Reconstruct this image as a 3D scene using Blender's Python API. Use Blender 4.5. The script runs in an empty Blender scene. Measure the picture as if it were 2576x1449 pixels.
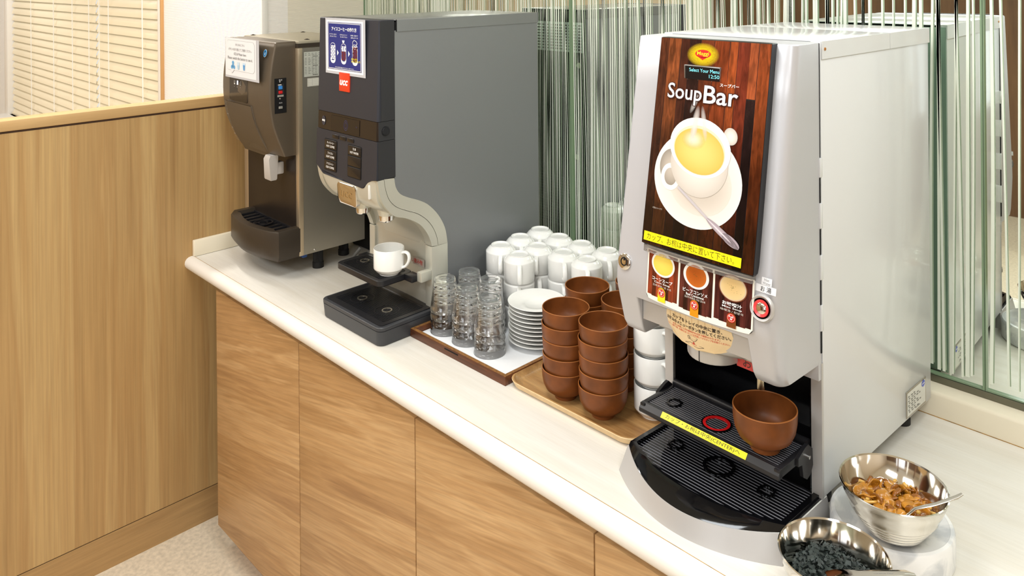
import bpy, bmesh, math, random
from mathutils import Vector, Matrix
random.seed(7)
PI = math.pi
C = bpy.context.scene.collection
scene = bpy.context.scene
ZC = 0.882                       # counter top height

# ------------------------------------------------------------------ camera
cam_d = bpy.data.cameras.new('camera')
cam = bpy.data.objects.new('camera', cam_d); C.objects.link(cam)
_y, _p, _r = math.radians(135.772), math.radians(-0.038), math.radians(0.488)
_f = Vector((math.cos(_p)*math.cos(_y), math.cos(_p)*math.sin(_y), math.sin(_p)))
_rt = Vector((math.sin(_y), -math.cos(_y), 0)); _dn = _f.cross(_rt)
_R = _rt*math.cos(_r) + _dn*math.sin(_r); _D = -_rt*math.sin(_r) + _dn*math.cos(_r)
M = Matrix((_R, -_D, -_f)).transposed().to_4x4()
M.translation = Vector((2.583, -1.05, 1.782))
cam.matrix_world = M
cam_d.sensor_fit = 'HORIZONTAL'; cam_d.sensor_width = 36
cam_d.lens = 1991.7/2576*36
cam_d.shift_y = -(724.5+56.1)/2576
cam_d.clip_start = 0.05; cam_d.clip_end = 60
scene.camera = cam

# ------------------------------------------------------------------ light and exposure
scene.view_settings.view_transform = 'Standard'
scene.view_settings.look = 'None'
scene.view_settings.gamma = 1
scene.view_settings.use_curve_mapping = False
scene.view_settings.exposure = 0.08
scene.cycles.max_bounces = 32; scene.cycles.diffuse_bounces = 4; scene.cycles.glossy_bounces = 6; scene.cycles.transmission_bounces = 30; scene.cycles.transparent_max_bounces = 40
wd = bpy.data.worlds.new('world'); scene.world = wd; wd.use_nodes = True
wd.node_tree.nodes['Background'].inputs[0].default_value = (0.93, 0.96, 1.0, 1)
wd.node_tree.nodes['Background'].inputs[1].default_value = 0.8

def area(name, loc, sx, sy, power, col, rot=(0, 0, 0)):
    l = bpy.data.lights.new(name, 'AREA'); l.shape = 'RECTANGLE'; l.size = sx; l.size_y = sy
    l.energy = power; l.color = col
    o = bpy.data.objects.new(name, l); o.location = loc; o.rotation_euler = rot; C.objects.link(o)
    return o
WARM = (1.0, 0.97, 0.93); NEUT = (0.93, 0.972, 1.0)
CEIL = 2.55
area('ceiling_and_fill_light', (1.55, -0.35, CEIL-0.03), 0.5, 0.5, 13.5, NEUT)
area('ceiling_and_fill_light', (2.9, -0.3, CEIL-0.03), 0.5, 0.5, 11, NEUT)
area('ceiling_and_fill_light', (0.2, -0.9, CEIL-0.03), 0.5, 0.5, 13, WARM)
area('ceiling_and_fill_light', (1.2, -2.2, CEIL-0.03), 1.2, 0.6, 38, NEUT)
area('ceiling_and_fill_light', (3.2, -2.2, CEIL-0.03), 1.2, 0.6, 32, NEUT)
area('ceiling_and_fill_light', (-1.8, -1.4, CEIL-0.03), 1.0, 0.6, 30, WARM)
area('ceiling_and_fill_light', (-0.40, 0.08, CEIL-0.10), 0.12, 0.12, 12, WARM)
area('ceiling_and_fill_light', (-3.2, -.6, CEIL-0.03), 0.5, 0.5, 16, (.88, .93, 1))  # cool fill lamp, added to lighten the far-left wall beside the window
area('ceiling_and_fill_light', (2.45, 0.35, CEIL-0.03), 0.3, 0.3, 5, NEUT)

# ------------------------------------------------------------------ materials
_m = {}
def srgb(r, g, b):
    f = lambda c: ((c/255)/12.92 if c/255 <= 0.04045 else ((c/255+0.055)/1.055)**2.4)
    return (f(r), f(g), f(b), 1)
def mat(name, rgb=(200, 200, 200), rough=0.5, metal=0.0, trans=0.0, ior=1.45, coat=0.0, emit=None, es=0.0,
        grain=0.0, bump=0.0, scale=200.0, spec=0.5, aniso=0.0):
    if name in _m: return _m[name]
    m = bpy.data.materials.new(name); m.use_nodes = True; _m[name] = m
    nt = m.node_tree; b = nt.nodes['Principled BSDF']
    b.inputs['Base Color'].default_value = srgb(*rgb)
    b.inputs['Roughness'].default_value = rough
    b.inputs['Metallic'].default_value = metal
    b.inputs['Transmission Weight'].default_value = trans
    b.inputs['IOR'].default_value = ior
    b.inputs['Coat Weight'].default_value = coat
    b.inputs['Coat Roughness'].default_value = 0.08
    b.inputs['Specular IOR Level'].default_value = spec
    if emit:
        b.inputs['Emission Color'].default_value = srgb(*emit); b.inputs['Emission Strength'].default_value = es
    if grain or bump:
        tc = nt.nodes.new('ShaderNodeTexCoord'); n = nt.nodes.new('ShaderNodeTexNoise')
        n.inputs['Scale'].default_value = scale; n.inputs['Detail'].default_value = 3
        nt.links.new(tc.outputs['Object'], n.inputs['Vector'])
        if grain:
            mx = nt.nodes.new('ShaderNodeMix'); mx.data_type = 'RGBA'; mx.blend_type = 'MULTIPLY'
            mx.inputs[6].default_value = srgb(*rgb)
            rp = nt.nodes.new('ShaderNodeMapRange'); rp.inputs[1].default_value = .3; rp.inputs[2].default_value = .7
            rp.inputs[3].default_value = 1-grain; rp.inputs[4].default_value = 1+grain*.3
            nt.links.new(n.outputs['Fac'], rp.inputs[0]); nt.links.new(rp.outputs[0], mx.inputs[7])
            mx.inputs[0].default_value = 1
            nt.links.new(mx.outputs[2], b.inputs['Base Color'])
        if bump:
            bp = nt.nodes.new('ShaderNodeBump'); bp.inputs['Strength'].default_value = bump; bp.inputs['Distance'].default_value = 0.001
            nt.links.new(n.outputs['Fac'], bp.inputs['Height']); nt.links.new(bp.outputs[0], b.inputs['Normal'])
    return m

def wood(name, stops, scl, rough=0.45, rot=(0, 0, 0), fine=0.12, fscl=None, coat=0.0, bump=0.05):
    """laminate wood: stretched noise bands plus fine pores. scl small along the grain"""
    if name in _m: return _m[name]
    m = bpy.data.materials.new(name); m.use_nodes = True; _m[name] = m
    nt = m.node_tree; N = nt.nodes; L = nt.links; b = N['Principled BSDF']
    tc = N.new('ShaderNodeTexCoord'); oi = N.new('ShaderNodeObjectInfo')
    ad = N.new('ShaderNodeMath'); ad.operation = 'MULTIPLY'; ad.inputs[1].default_value = 13.7
    L.new(oi.outputs['Random'], ad.inputs[0])
    mp = N.new('ShaderNodeMapping'); mp.vector_type = 'TEXTURE'; mp.inputs['Rotation'].default_value = rot
    L.new(tc.outputs['Object'], mp.inputs[0])
    m2 = N.new('ShaderNodeMapping'); m2.inputs['Scale'].default_value = scl; L.new(mp.outputs[0], m2.inputs[0])
    n = N.new('ShaderNodeTexNoise'); n.noise_dimensions = '4D'; n.inputs['Scale'].default_value = 1
    n.inputs['Detail'].default_value = 4; n.inputs['Roughness'].default_value = .6; n.inputs['Distortion'].default_value = .35
    L.new(m2.outputs[0], n.inputs['Vector']); L.new(ad.outputs[0], n.inputs['W'])
    cr = N.new('ShaderNodeValToRGB'); e = cr.color_ramp.elements
    while len(e) < len(stops): e.new(0.5)
    for i, (p, c) in enumerate(stops): e[i].position = p; e[i].color = srgb(*c)
    L.new(n.outputs['Fac'], cr.inputs[0])
    m3 = N.new('ShaderNodeMapping'); m3.inputs['Scale'].default_value = fscl or tuple(s*9 for s in scl); L.new(mp.outputs[0], m3.inputs[0])
    n2 = N.new('ShaderNodeTexNoise'); n2.inputs['Scale'].default_value = 1; n2.inputs['Detail'].default_value = 5; n2.inputs['Roughness'].default_value = .7
    L.new(m3.outputs[0], n2.inputs['Vector'])
    rp = N.new('ShaderNodeMapRange'); rp.inputs[1].default_value = .3; rp.inputs[2].default_value = .62
    rp.inputs[3].default_value = 1-fine; rp.inputs[4].default_value = 1.0
    L.new(n2.outputs['Fac'], rp.inputs[0])
    mx = N.new('ShaderNodeMix'); mx.data_type = 'RGBA'; mx.blend_type = 'MULTIPLY'; mx.inputs[0].default_value = 1
    L.new(cr.outputs[0], mx.inputs[6]); L.new(rp.outputs[0], mx.inputs[7]); L.new(mx.outputs[2], b.inputs['Base Color'])
    b.inputs['Roughness'].default_value = rough; b.inputs['Coat Weight'].default_value = coat
    if bump:
        bp = N.new('ShaderNodeBump'); bp.inputs['Strength'].default_value = bump; bp.inputs['Distance'].default_value = 0.001
        L.new(n2.outputs['Fac'], bp.inputs['Height']); L.new(bp.outputs[0], b.inputs['Normal'])
    return m

def ink():
    """flat print: colour attribute on the sheet"""
    if 'print_ink' in _m: return _m['print_ink']
    m = bpy.data.materials.new('print_ink'); m.use_nodes = True; _m['print_ink'] = m
    nt = m.node_tree; b = nt.nodes['Principled BSDF']; a = nt.nodes.new('ShaderNodeVertexColor'); a.layer_name = 'Col'
    nt.links.new(a.outputs[0], b.inputs['Base Color']); nt.links.new(a.outputs[1], b.inputs['Alpha']); b.inputs['Roughness'].default_value = .28
    return m
def ink_wood():
    """printed photograph of dark boards: colour attribute times stretched grain"""
    if 'print_wood' in _m: return _m['print_wood']
    m = bpy.data.materials.new('print_wood'); m.use_nodes = True; _m['print_wood'] = m
    nt = m.node_tree; N = nt.nodes; L = nt.links; b = N['Principled BSDF']; a = N.new('ShaderNodeVertexColor'); a.layer_name = 'Col'
    tc = N.new('ShaderNodeTexCoord'); mp = N.new('ShaderNodeMapping'); mp.inputs['Scale'].default_value = (160, 160, 9)
    n = N.new('ShaderNodeTexNoise'); n.inputs['Scale'].default_value = 1; n.inputs['Detail'].default_value = 6; n.inputs['Distortion'].default_value = .8
    L.new(tc.outputs['Object'], mp.inputs[0]); L.new(mp.outputs[0], n.inputs['Vector'])
    n3 = N.new('ShaderNodeTexNoise'); n3.inputs['Scale'].default_value = 14; n3.inputs['Detail'].default_value = 3
    L.new(tc.outputs['Object'], n3.inputs['Vector'])
    r = N.new('ShaderNodeMapRange'); r.inputs[1].default_value = .3; r.inputs[2].default_value = .72; r.inputs[3].default_value = .42; r.inputs[4].default_value = 1.3
    L.new(n.outputs['Fac'], r.inputs[0])
    r3 = N.new('ShaderNodeMapRange'); r3.inputs[1].default_value = .3; r3.inputs[2].default_value = .7; r3.inputs[3].default_value = .55; r3.inputs[4].default_value = 1.4
    L.new(n3.outputs['Fac'], r3.inputs[0])
    mu = N.new('ShaderNodeMath'); mu.operation = 'MULTIPLY'; L.new(r.outputs[0], mu.inputs[0]); L.new(r3.outputs[0], mu.inputs[1])
    mx = N.new('ShaderNodeMix'); mx.data_type = 'RGBA'; mx.blend_type = 'MULTIPLY'; mx.inputs[0].default_value = 1
    L.new(a.outputs[0], mx.inputs[6]); L.new(mu.outputs[0], mx.inputs[7]); L.new(mx.outputs[2], b.inputs['Base Color'])
    b.inputs['Roughness'].default_value = .14; b.inputs['Specular IOR Level'].default_value = .4
    return m

# ------------------------------------------------------------------ geometry helpers
def finish(name, bm, m, parent=None, smooth=35, loc=None):
    me = bpy.data.meshes.new(name)
    bmesh.ops.recalc_face_normals(bm, faces=bm.faces)
    bm.to_mesh(me); bm.free()
    for x in (m if isinstance(m, (list, tuple)) else [m]): me.materials.append(x)
    if smooth:
        me.shade_smooth(); me.set_sharp_from_angle(angle=math.radians(smooth))
    o = bpy.data.objects.new(name, me); C.objects.link(o)
    if parent: o.parent = parent
    if loc: o.location = loc
    return o
def thing(name, label, cat, loc=(0, 0, 0), rz=0.0, group=None):
    o = bpy.data.objects.new(name, None); C.objects.link(o); o.empty_display_size = .05
    o.location = loc; o.rotation_euler = (0, 0, rz); o['label'] = label; o['category'] = cat
    if group: o['group'] = group
    return o
def tag(o, label, cat, group=None, kind=None):
    o['label'] = label; o['category'] = cat
    if group: o['group'] = group
    if kind: o['kind'] = kind
    return o
def struct(o): o['kind'] = 'structure'; return o
def stuff(o): o['kind'] = 'stuff'; return o
def box(bm, x0, x1, y0, y1, z0, z1, bev=0.0, seg=2, mi=0):
    g = bmesh.ops.create_cube(bm, size=1)
    for v in g['verts']:
        v.co = Vector(((x0+x1)/2+v.co.x*(x1-x0), (y0+y1)/2+v.co.y*(y1-y0), (z0+z1)/2+v.co.z*(z1-z0)))
    fs = set(f for v in g['verts'] for f in v.link_faces)
    if bev > 0:
        es = list(set(e for v in g['verts'] for e in v.link_edges))
        r = bmesh.ops.bevel(bm, geom=es, offset=bev, segments=seg, profile=.5, affect='EDGES')
        for f in r['faces']: f.material_index = mi
    for f in fs:
        if f.is_valid: f.material_index = mi
def B(name, m, parent, *dims, bev=0.0, seg=2):
    bm = bmesh.new(); box(bm, *dims, bev=bev, seg=seg); return finish(name, bm, m, parent)
def lathe(bm, prof, n=32, c=(0, 0, 0), close=False, mi=0):
    rings = []
    for r, z in prof:
        if r < 1e-6: rings.append([bm.verts.new((c[0], c[1], c[2]+z))])
        else: rings.append([bm.verts.new((c[0]+r*math.cos(2*PI*k/n), c[1]+r*math.sin(2*PI*k/n), c[2]+z)) for k in range(n)])
    for a, b in zip(rings[:-1], rings[1:]):
        for k in range(n):
            k2 = (k+1) % n
            if len(a) == 1 and len(b) == 1: continue
            if len(a) == 1: f = bm.faces.new((a[0], b[k], b[k2]))
            elif len(b) == 1: f = bm.faces.new((a[k], a[k2], b[0]))
            else: f = bm.faces.new((a[k], a[k2], b[k2], b[k]))
            f.material_index = mi
def cyl(bm, c, r, z0, z1, n=24, r2=None, mi=0):
    lathe(bm, [(0, z0), (r, z0), (r if r2 is None else r2, z1), (0, z1)], n, (c[0], c[1], 0), mi=mi)
def loft(bm, rings, cap=True, mi=0, closed=True):
    vs = [[bm.verts.new(p) for p in r] for r in rings]; n = len(vs[0])
    for a, b in zip(vs[:-1], vs[1:]):
        for k in range(n if closed else n-1):
            f = bm.faces.new((a[k], a[(k+1) % n], b[(k+1) % n], b[k])); f.material_index = mi
    if cap and closed:
        f = bm.faces.new(vs[0]); f.material_index = mi; f = bm.faces.new(vs[-1]); f.material_index = mi
def prism(bm, pts, axis, a0, a1, mi=0):
    """extrude 2D polygon along an axis. axis x: pts (y,z); y: (x,z); z: (x,y)"""
    def P(p, a): return {'x': (a, p[0], p[1]), 'y': (p[0], a, p[1]), 'z': (p[0], p[1], a)}[axis]
    loft(bm, [[P(p, a0) for p in pts], [P(p, a1) for p in pts]], mi=mi)
def tube(bm, pts, r, n=8, sq=None, cap=True, mi=0):
    """swept tube through points; sq=(a,b) gives an elliptical section, a across, b along the up vector"""
    rings = []; pts = [Vector(p) for p in pts]; up0 = None
    for i, p in enumerate(pts):
        t = (pts[min(i+1, len(pts)-1)]-pts[max(i-1, 0)]).normalized()
        if up0 is None:
            up0 = Vector((0, 0, 1)) if abs(t.z) < .9 else Vector((1, 0, 0))
        s = t.cross(up0).normalized(); u = s.cross(t).normalized(); up0 = u
        rr = r[i] if isinstance(r, (list, tuple)) else r
        a, b = (sq if sq else (1, 1))
        rings.append([p + s*(math.cos(2*PI*k/n)*rr*a) + u*(math.sin(2*PI*k/n)*rr*b) for k in range(n)])
    loft(bm, rings, cap=cap, mi=mi)
def rrect(x0, x1, y0, y1, r, n=5):
    o = []
    for cx, cy, a in ((x1-r, y1-r, 0), (x0+r, y1-r, 90), (x0+r, y0+r, 180), (x1-r, y0+r, 270)):
        for k in range(n+1):
            t = math.radians(a+90*k/n); o.append((cx+r*math.cos(t), cy+r*math.sin(t)))
    return o
def dup(root, loc=None, rz=None, label=None):
    r = root.copy(); C.objects.link(r)
    if loc is not None: r.location = loc
    if rz is not None: r.rotation_euler = (0, 0, rz)
    if label: r['label'] = label
    for ch in list(root.children):
        c = ch.copy(); C.objects.link(c); c.parent = r
        for g in list(ch.children):
            d = g.copy(); C.objects.link(d); d.parent = c
    return r

# text to outline faces, cached
_txt = {}
def glyphs(s, bold=0.0, shear=0.0, space=1.0):
    k = (s, bold, shear, space)
    if k in _txt: return _txt[k]
    cu = bpy.data.curves.new('t', 'FONT'); cu.body = s; cu.offset = bold; cu.shear = shear; cu.resolution_u = 3; cu.space_character = space
    cu.align_x = 'LEFT'
    o = bpy.data.objects.new('t', cu); C.objects.link(o)
    bpy.context.view_layer.update()
    me = bpy.data.meshes.new_from_object(o.evaluated_get(bpy.context.evaluated_depsgraph_get()))
    vs = [tuple(v.co) for v in me.vertices]; fs = [tuple(p.vertices) for p in me.polygons]
    bpy.data.objects.remove(o); bpy.data.curves.remove(cu); bpy.data.meshes.remove(me)
    if vs:
        x0 = min(v[0] for v in vs); x1 = max(v[0] for v in vs); y0 = min(v[1] for v in vs); y1 = max(v[1] for v in vs)
    else: x0 = y0 = 0; x1 = y1 = 1
    _txt[k] = (vs, fs, x0, x1, y0, y1); return _txt[k]

class Sheet:
    """flat printed matter: collects coloured 2D shapes in (a,b) and maps them to 3D with fn(a, b, lift)"""
    def __init__(s, fn, step=0.00025): s.fn = fn; s.V = []; s.F = []; s.K = []; s.M = []; s.lay = 0; s.step = step
    def up(s, k=1): s.lay += k; return s
    def add(s, pts, faces, cols, mi=0):
        b = len(s.V); h = s.lay*s.step
        s.V += [s.fn(p[0], p[1], h) for p in pts]
        for f in faces: s.F.append(tuple(b+i for i in f)); s.M.append(mi)
        s.K += cols
    def poly(s, pts, col, mi=0): s.add(pts, [tuple(range(len(pts)))], [col]*len(pts), mi)
    def rect(s, x0, x1, y0, y1, col, mi=0, nx=1, ny=1):
        pts = [(x0+(x1-x0)*i/nx, y0+(y1-y0)*j/ny) for j in range(ny+1) for i in range(nx+1)]
        fs = [(j*(nx+1)+i, j*(nx+1)+i+1, (j+1)*(nx+1)+i+1, (j+1)*(nx+1)+i) for j in range(ny) for i in range(nx)]
        s.add(pts, fs, [col]*len(pts), mi)
    def rr(s, x0, x1, y0, y1, r, col, mi=0): s.poly(rrect(x0, x1, y0, y1, r), col, mi)
    def frame(s, x0, x1, y0, y1, w, col):
        s.rect(x0, x1, y0, y0+w, col); s.rect(x0, x1, y1-w, y1, col); s.rect(x0, x0+w, y0+w, y1-w, col); s.rect(x1-w, x1, y0+w, y1-w, col)
    def ell(s, cx, cy, rx, ry, c0, c1=None, rot=0, n=40, off=(0, 0), mi=0):
        c1 = c1 or c0; c0 = tuple(c0)+(255,)*(4-len(c0)); c1 = tuple(c1)+(255,)*(4-len(c1)); cr, sr = math.cos(rot), math.sin(rot)
        pts = [(cx+off[0], cy+off[1])]; cols = [c0]; R = 6
        for j in range(1, R+1):
            t = j/R
            for k in range(n):
                a = 2*PI*k/n; x = rx*t*math.cos(a); y = ry*t*math.sin(a)
                pts.append((cx+off[0]*(1-t)+x*cr-y*sr, cy+off[1]*(1-t)+x*sr+y*cr))
                cols.append(tuple(c0[i]*(1-t*t)+c1[i]*t*t for i in range(4)))
        fs = [(0, 1+k, 1+(k+1) % n) for k in range(n)]
        for j in range(R-1):
            for k in range(n):
                a = 1+j*n+k; b = 1+j*n+(k+1) % n; fs.append((a, a+n, b+n, b))
        s.add(pts, fs, cols, mi)
    def ring(s, cx, cy, r0, r1, col, n=40, ry=1.0, a0=0, a1=360):
        pts = []; k2 = n if a1-a0 >= 360 else n-1
        for k in range(n):
            a = math.radians(a0+(a1-a0)*k/k2); pts += [(cx+r0*math.cos(a), cy+r0*ry*math.sin(a)), (cx+r1*math.cos(a), cy+r1*ry*math.sin(a))]
        fs = [(2*k, 2*k+1, (2*k+3) % (2*n), (2*k+2) % (2*n)) for k in range(n if a1-a0 >= 360 else n-1)]
        s.add(pts, fs, [col]*len(pts))
    def text(s, t, x0, x1, y0, y1, col, bold=0.0, shear=0.0, rot=0.0, space=1.0):
        vs, fs, a0, a1, b0, b1 = glyphs(t, bold, shear, space)
        if not vs: return
        sx = (x1-x0)/(a1-a0); sy = (y1-y0)/(b1-b0); cx = (x0+x1)/2; cy = (y0+y1)/2; c, q = math.cos(rot), math.sin(rot)
        pts = []
        for v in vs:
            x = x0+(v[0]-a0)*sx-cx; y = y0+(v[1]-b0)*sy-cy; pts.append((cx+x*c-y*q, cy+x*q+y*c))
        s.add(pts, fs, [col]*len(pts))
    def line(s, x0, y0, x1, y1, w, col):
        d = math.hypot(x1-x0, y1-y0); nx, ny = -(y1-y0)/d*w/2, (x1-x0)/d*w/2
        s.poly([(x0-nx, y0-ny), (x1-nx, y1-ny), (x1+nx, y1+ny), (x0+nx, y0+ny)], col)
    def path(s, pts, w, col):
        for a, b in zip(pts[:-1], pts[1:]): s.line(a[0], a[1], b[0], b[1], w, col)
    def build(s, name, parent, mats=None):
        me = bpy.data.meshes.new(name); me.from_pydata([tuple(v) for v in s.V], [], s.F)
        for m in (mats or [ink(), ink_wood()]): me.materials.append(m)
        for p, mi in zip(me.polygons, s.M): p.material_index = mi
        ca = me.color_attributes.new('Col', 'FLOAT_COLOR', 'POINT')
        for i, k in enumerate(s.K):
            q = srgb(*k[:3]); ca.data[i].color = (q[0], q[1], q[2], (k[3]/255 if len(k) > 3 else 1))
        o = bpy.data.objects.new(name, me); C.objects.link(o)
        if parent: o.parent = parent
        return o
def yplane(v0, z0=0.0, k=0.0):
    """sheet facing -y on plane v = v0 + k*(z-z0)"""
    nrm = Vector((0, -1, -k)).normalized() if k else Vector((0, -1, 0))
    if k: nrm = Vector((0, -1, k)).normalized()
    return lambda a, b, h: Vector((a, v0+k*(b-z0), b))+nrm*h
def xplane(u): return lambda a, b, h: Vector((u+h, a, b))

WHITE = (250, 250, 248); BLACK = (12, 12, 14)

# ================================================================== THE SETTING
MIRY = 0.73; XW = -0.088; WY = 0.294
m_floor = mat('floor_vinyl', (226, 212, 188), .5, grain=.2, scale=75)
m_ceil = mat('ceiling_paint', (240, 236, 226), .9)
m_wall = mat('wallpaper', (243, 229, 210), .85, bump=.35, scale=260)
def wallpaper(rgb):
    m = bpy.data.materials.new('ribbed_wallpaper'); m.use_nodes = True
    nt = m.node_tree; N = nt.nodes; b = N['Principled BSDF']; b.inputs['Roughness'].default_value = .85
    tc = N.new('ShaderNodeTexCoord'); n = N.new('ShaderNodeTexWave'); n.wave_type = 'BANDS'; n.bands_direction = 'Z'; n.inputs['Scale'].default_value = 68; n.inputs['Distortion'].default_value = .15; n.inputs['Detail Scale'].default_value = .3
    nt.links.new(tc.outputs['Object'], n.inputs['Vector'])
    r = N.new('ShaderNodeMapRange'); r.inputs[1].default_value = .1; r.inputs[2].default_value = .9; r.inputs[3].default_value = .94; r.inputs[4].default_value = 1.01
    nt.links.new(n.outputs['Fac'], r.inputs[0])
    mx = N.new('ShaderNodeMix'); mx.data_type = 'RGBA'; mx.blend_type = 'MULTIPLY'; mx.inputs[0].default_value = 1; mx.inputs[6].default_value = srgb(*rgb)
    nt.links.new(r.outputs[0], mx.inputs[7]); nt.links.new(mx.outputs[2], b.inputs['Base Color'])
    bp = N.new('ShaderNodeBump'); bp.inputs['Strength'].default_value = .4; bp.inputs['Distance'].default_value = .001
    nt.links.new(n.outputs['Fac'], bp.inputs['Height']); nt.links.new(bp.outputs[0], b.inputs['Normal'])
    return m
m_paper = wallpaper((238, 230, 212)); m_wallp = wallpaper((248, 244, 238))
m_brown = wood('brown_wood_panel', [(.3, (88, 62, 42)), (.55, (122, 90, 62)), (.75, (150, 115, 82))], (9, 9, .8), .5)
m_white = mat('white_paint', (240, 238, 232), .5)
m_part = wood('partition_laminate', [(.28, (170, 133, 84)), (.40, (189, 154, 102)), (.50, (181, 144, 93)), (.58, (199, 166, 113)), (.72, (184, 147, 95))], (13, 13, .5), .42, fine=.2, fscl=(150, 150, 2.2))
m_cap = wood('partition_cap_laminate', [(.3, (190, 152, 100)), (.55, (208, 172, 120)), (.75, (196, 158, 106))], (12, 1.2, 12), .38, fine=.08, fscl=(160, 6, 160))
m_door = wood('door_laminate', [(.30, (166, 124, 80)), (.40, (192, 150, 101)), (.47, (180, 138, 90)), (.54, (205, 165, 116)), (.60, (193, 151, 102)), (.68, (210, 171, 122)), (.8, (176, 133, 86))],
              (1.1, 9, 15), .45, rot=(0, math.radians(-12), 0), fine=.24, fscl=(4, 90, 150))
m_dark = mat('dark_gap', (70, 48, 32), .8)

def quadbox(name, dims, m, bev=0.0): return struct(B(name, m, None, *dims, bev=bev))
quadbox('floor', (-5, 5, -4.2, 3, -.05, 0), m_floor)
quadbox('ceiling', (-5, 5, -4.2, 3, CEIL, CEIL+.05), m_ceil)
quadbox('wall_front', (-5, 5, -4.25, -4.2, 0, CEIL), m_wall)
quadbox('wall_left', (-5.05, -5, -4.2, 3, 0, CEIL), m_wall)
quadbox('wall_right', (5, 5.05, -4.2, 3, 0, CEIL), m_wall)
# wall beyond the partition, with the window opening (x -3.87..-1.03, z .85..2.2)
bm = bmesh.new()
box(bm, -1.03, XW, WY, WY+.1, 0, CEIL); box(bm, -5, -3.87, WY, WY+.1, 0, CEIL)
box(bm, -3.87, -1.03, WY, WY+.1, 0, .85); box(bm, -3.87, -1.03, WY, WY+.1, 2.2, CEIL)
struct(finish('wall_back', bm, m_wallp, smooth=0))
quadbox('wall_return', (XW-.1, XW, WY+.1, MIRY+.06, 0, CEIL), m_paper)
quadbox('trim_corner', (XW-.012, XW+.004, WY-.004, WY+.02, 1.0, CEIL), m_white, .003)
quadbox('wall_mirror', (XW, 5, MIRY+.012, MIRY+.1, 0, CEIL), m_paper)
quadbox('wall_panel_front', (-1.6, 5, -4.2, -4.14, 0, 2.05), m_brown)
for i, px in enumerate((-1.2, .1, 1.3, 2.6)):
    o = B('pillar', m_white if i % 2 == 0 else m_brown, None, px, px+.16, -3.4, -3.24, 0, CEIL); struct(o); o.name = 'trim_%d' % (i+2)
w2 = B('window_2', mat('daylight_pane', (230, 236, 244), .4, emit=(236, 242, 255), es=1.0), None, 1.7, 3.1, -4.139, -4.13, .95, 2.3); struct(w2)
for q in (1.68, 2.38, 3.08): B('frame', m_white, w2, q, q+.04, -4.13, -4.10, .92, 2.33)
B('frame', m_white, w2, 1.68, 3.12, -4.13, -4.10, .90, .95); B('frame', m_white, w2, 1.68, 3.12, -4.13, -4.10, 2.3, 2.34)
# back-of-room furniture only the mirror sees
t = thing('dining_booth', 'brown wooden booth partition far behind, seen only as a reflection in the striped mirror', 'booth', (3.6, -2.6, 0))
B('panel', m_brown, t, -.9, .9, -.03, .03, 0, 1.35, bev=.004); B('top_rail', m_cap, t, -.92, .92, -.05, .05, 1.35, 1.39, bev=.004)

# window and its frame behind the blinds
w1 = thing('window_1', 'window', 'x'); del w1['label']; del w1['category']; struct(w1)
m_wframe = mat('window_frame_white', (244, 238, 228), .45); m_tan = mat('tan_frame_edge', (196, 150, 96), .5)
m_pane = mat('frosted_pane', (205, 215, 228), .6, emit=(214, 226, 245), es=.55)
B('pane', m_pane, w1, -3.87, -1.03, WY+.085, WY+.09, .85, 2.2)
B('frame', m_wframe, w1, -1.062, -1.026, WY-.012, WY+.08, .85, 2.24, bev=.002)
B('frame', m_wframe, w1, -3.95, -3.86, WY-.012, WY+.08, .80, 2.24, bev=.002)
B('frame', m_wframe, w1, -3.95, -1.026, WY-.012, WY+.08, 2.2, 2.24, bev=.002)
B('frame_edge', m_tan, w1, -1.026, -1.018, WY-.014, WY, .80, 2.24)
B('sill', m_wframe, w1, -3.95, -1.018, WY-.10, WY+.08, .82, .85, bev=.003)
B('sill_edge', m_tan, w1, -3.95, -1.018, WY-.106, WY-.10, .815, .855)
# venetian blinds: two side by side
def slat_mat():
    m = mat('blind_slat', (246, 232, 200), .35)
    b = m.node_tree.nodes['Principled BSDF']
    return m
m_slat = slat_mat(); m_cord = mat('blind_cord', (250, 248, 240), .7)
def slat_mesh(w):
    bm = bmesh.new(); rings = []
    tilt = math.radians(63)
    for s in range(5):
        q = -1+2*s/4; y = q*.0290; h = .0068*(1-q*q)
        yy = y*math.cos(tilt)-h*math.sin(tilt); zz = y*math.sin(tilt)+h*math.cos(tilt)
        rings.append((yy, zz))
    top = [(a, b+.0004) for a, b in rings]; bot = [(a, b-.0004) for a, b in reversed(rings)]
    prism(bm, top+bot, 'x', 0, w)
    me = bpy.data.meshes.new('slat'); bmesh.ops.recalc_face_normals(bm, faces=bm.faces); bm.to_mesh(me); bm.free(); me.materials.append(m_slat)
    me.shade_smooth(); me.set_sharp_from_angle(angle=.6)
    return me
for nm, x0, x1, lab, cords in (('venetian_blind', -3.855, -2.02, 'cream venetian blind filling the left part of the window', (-3.3, -2.78, -2.4, -2.1)),
                               ('venetian_blind', -2.005, -1.066, 'cream venetian blind next to the white wall, right part of the window', (-1.93, -1.78, -1.3))):
    t = thing(nm, lab, 'blind', (x0, WY+.03, .86), 0, 'venetian blinds in the window')
    me = slat_mesh(x1-x0)
    for k in range(28):
        o = bpy.data.objects.new('slat', me); C.objects.link(o); o.parent = t; o.location = (0, 0, .02+k*.0468)
    B('headrail', m_slat, t, 0, x1-x0, -.022, .022, 1.30, 1.335)
    B('bottom_rail', m_slat, t, 0, x1-x0, -.02, .02, -.008, .006, bev=.002)
    for c in cords: B('cord', m_cord, t, c-x0-.0025, c-x0+.0025, -.026, -.0225, 0, 1.3)

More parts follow.
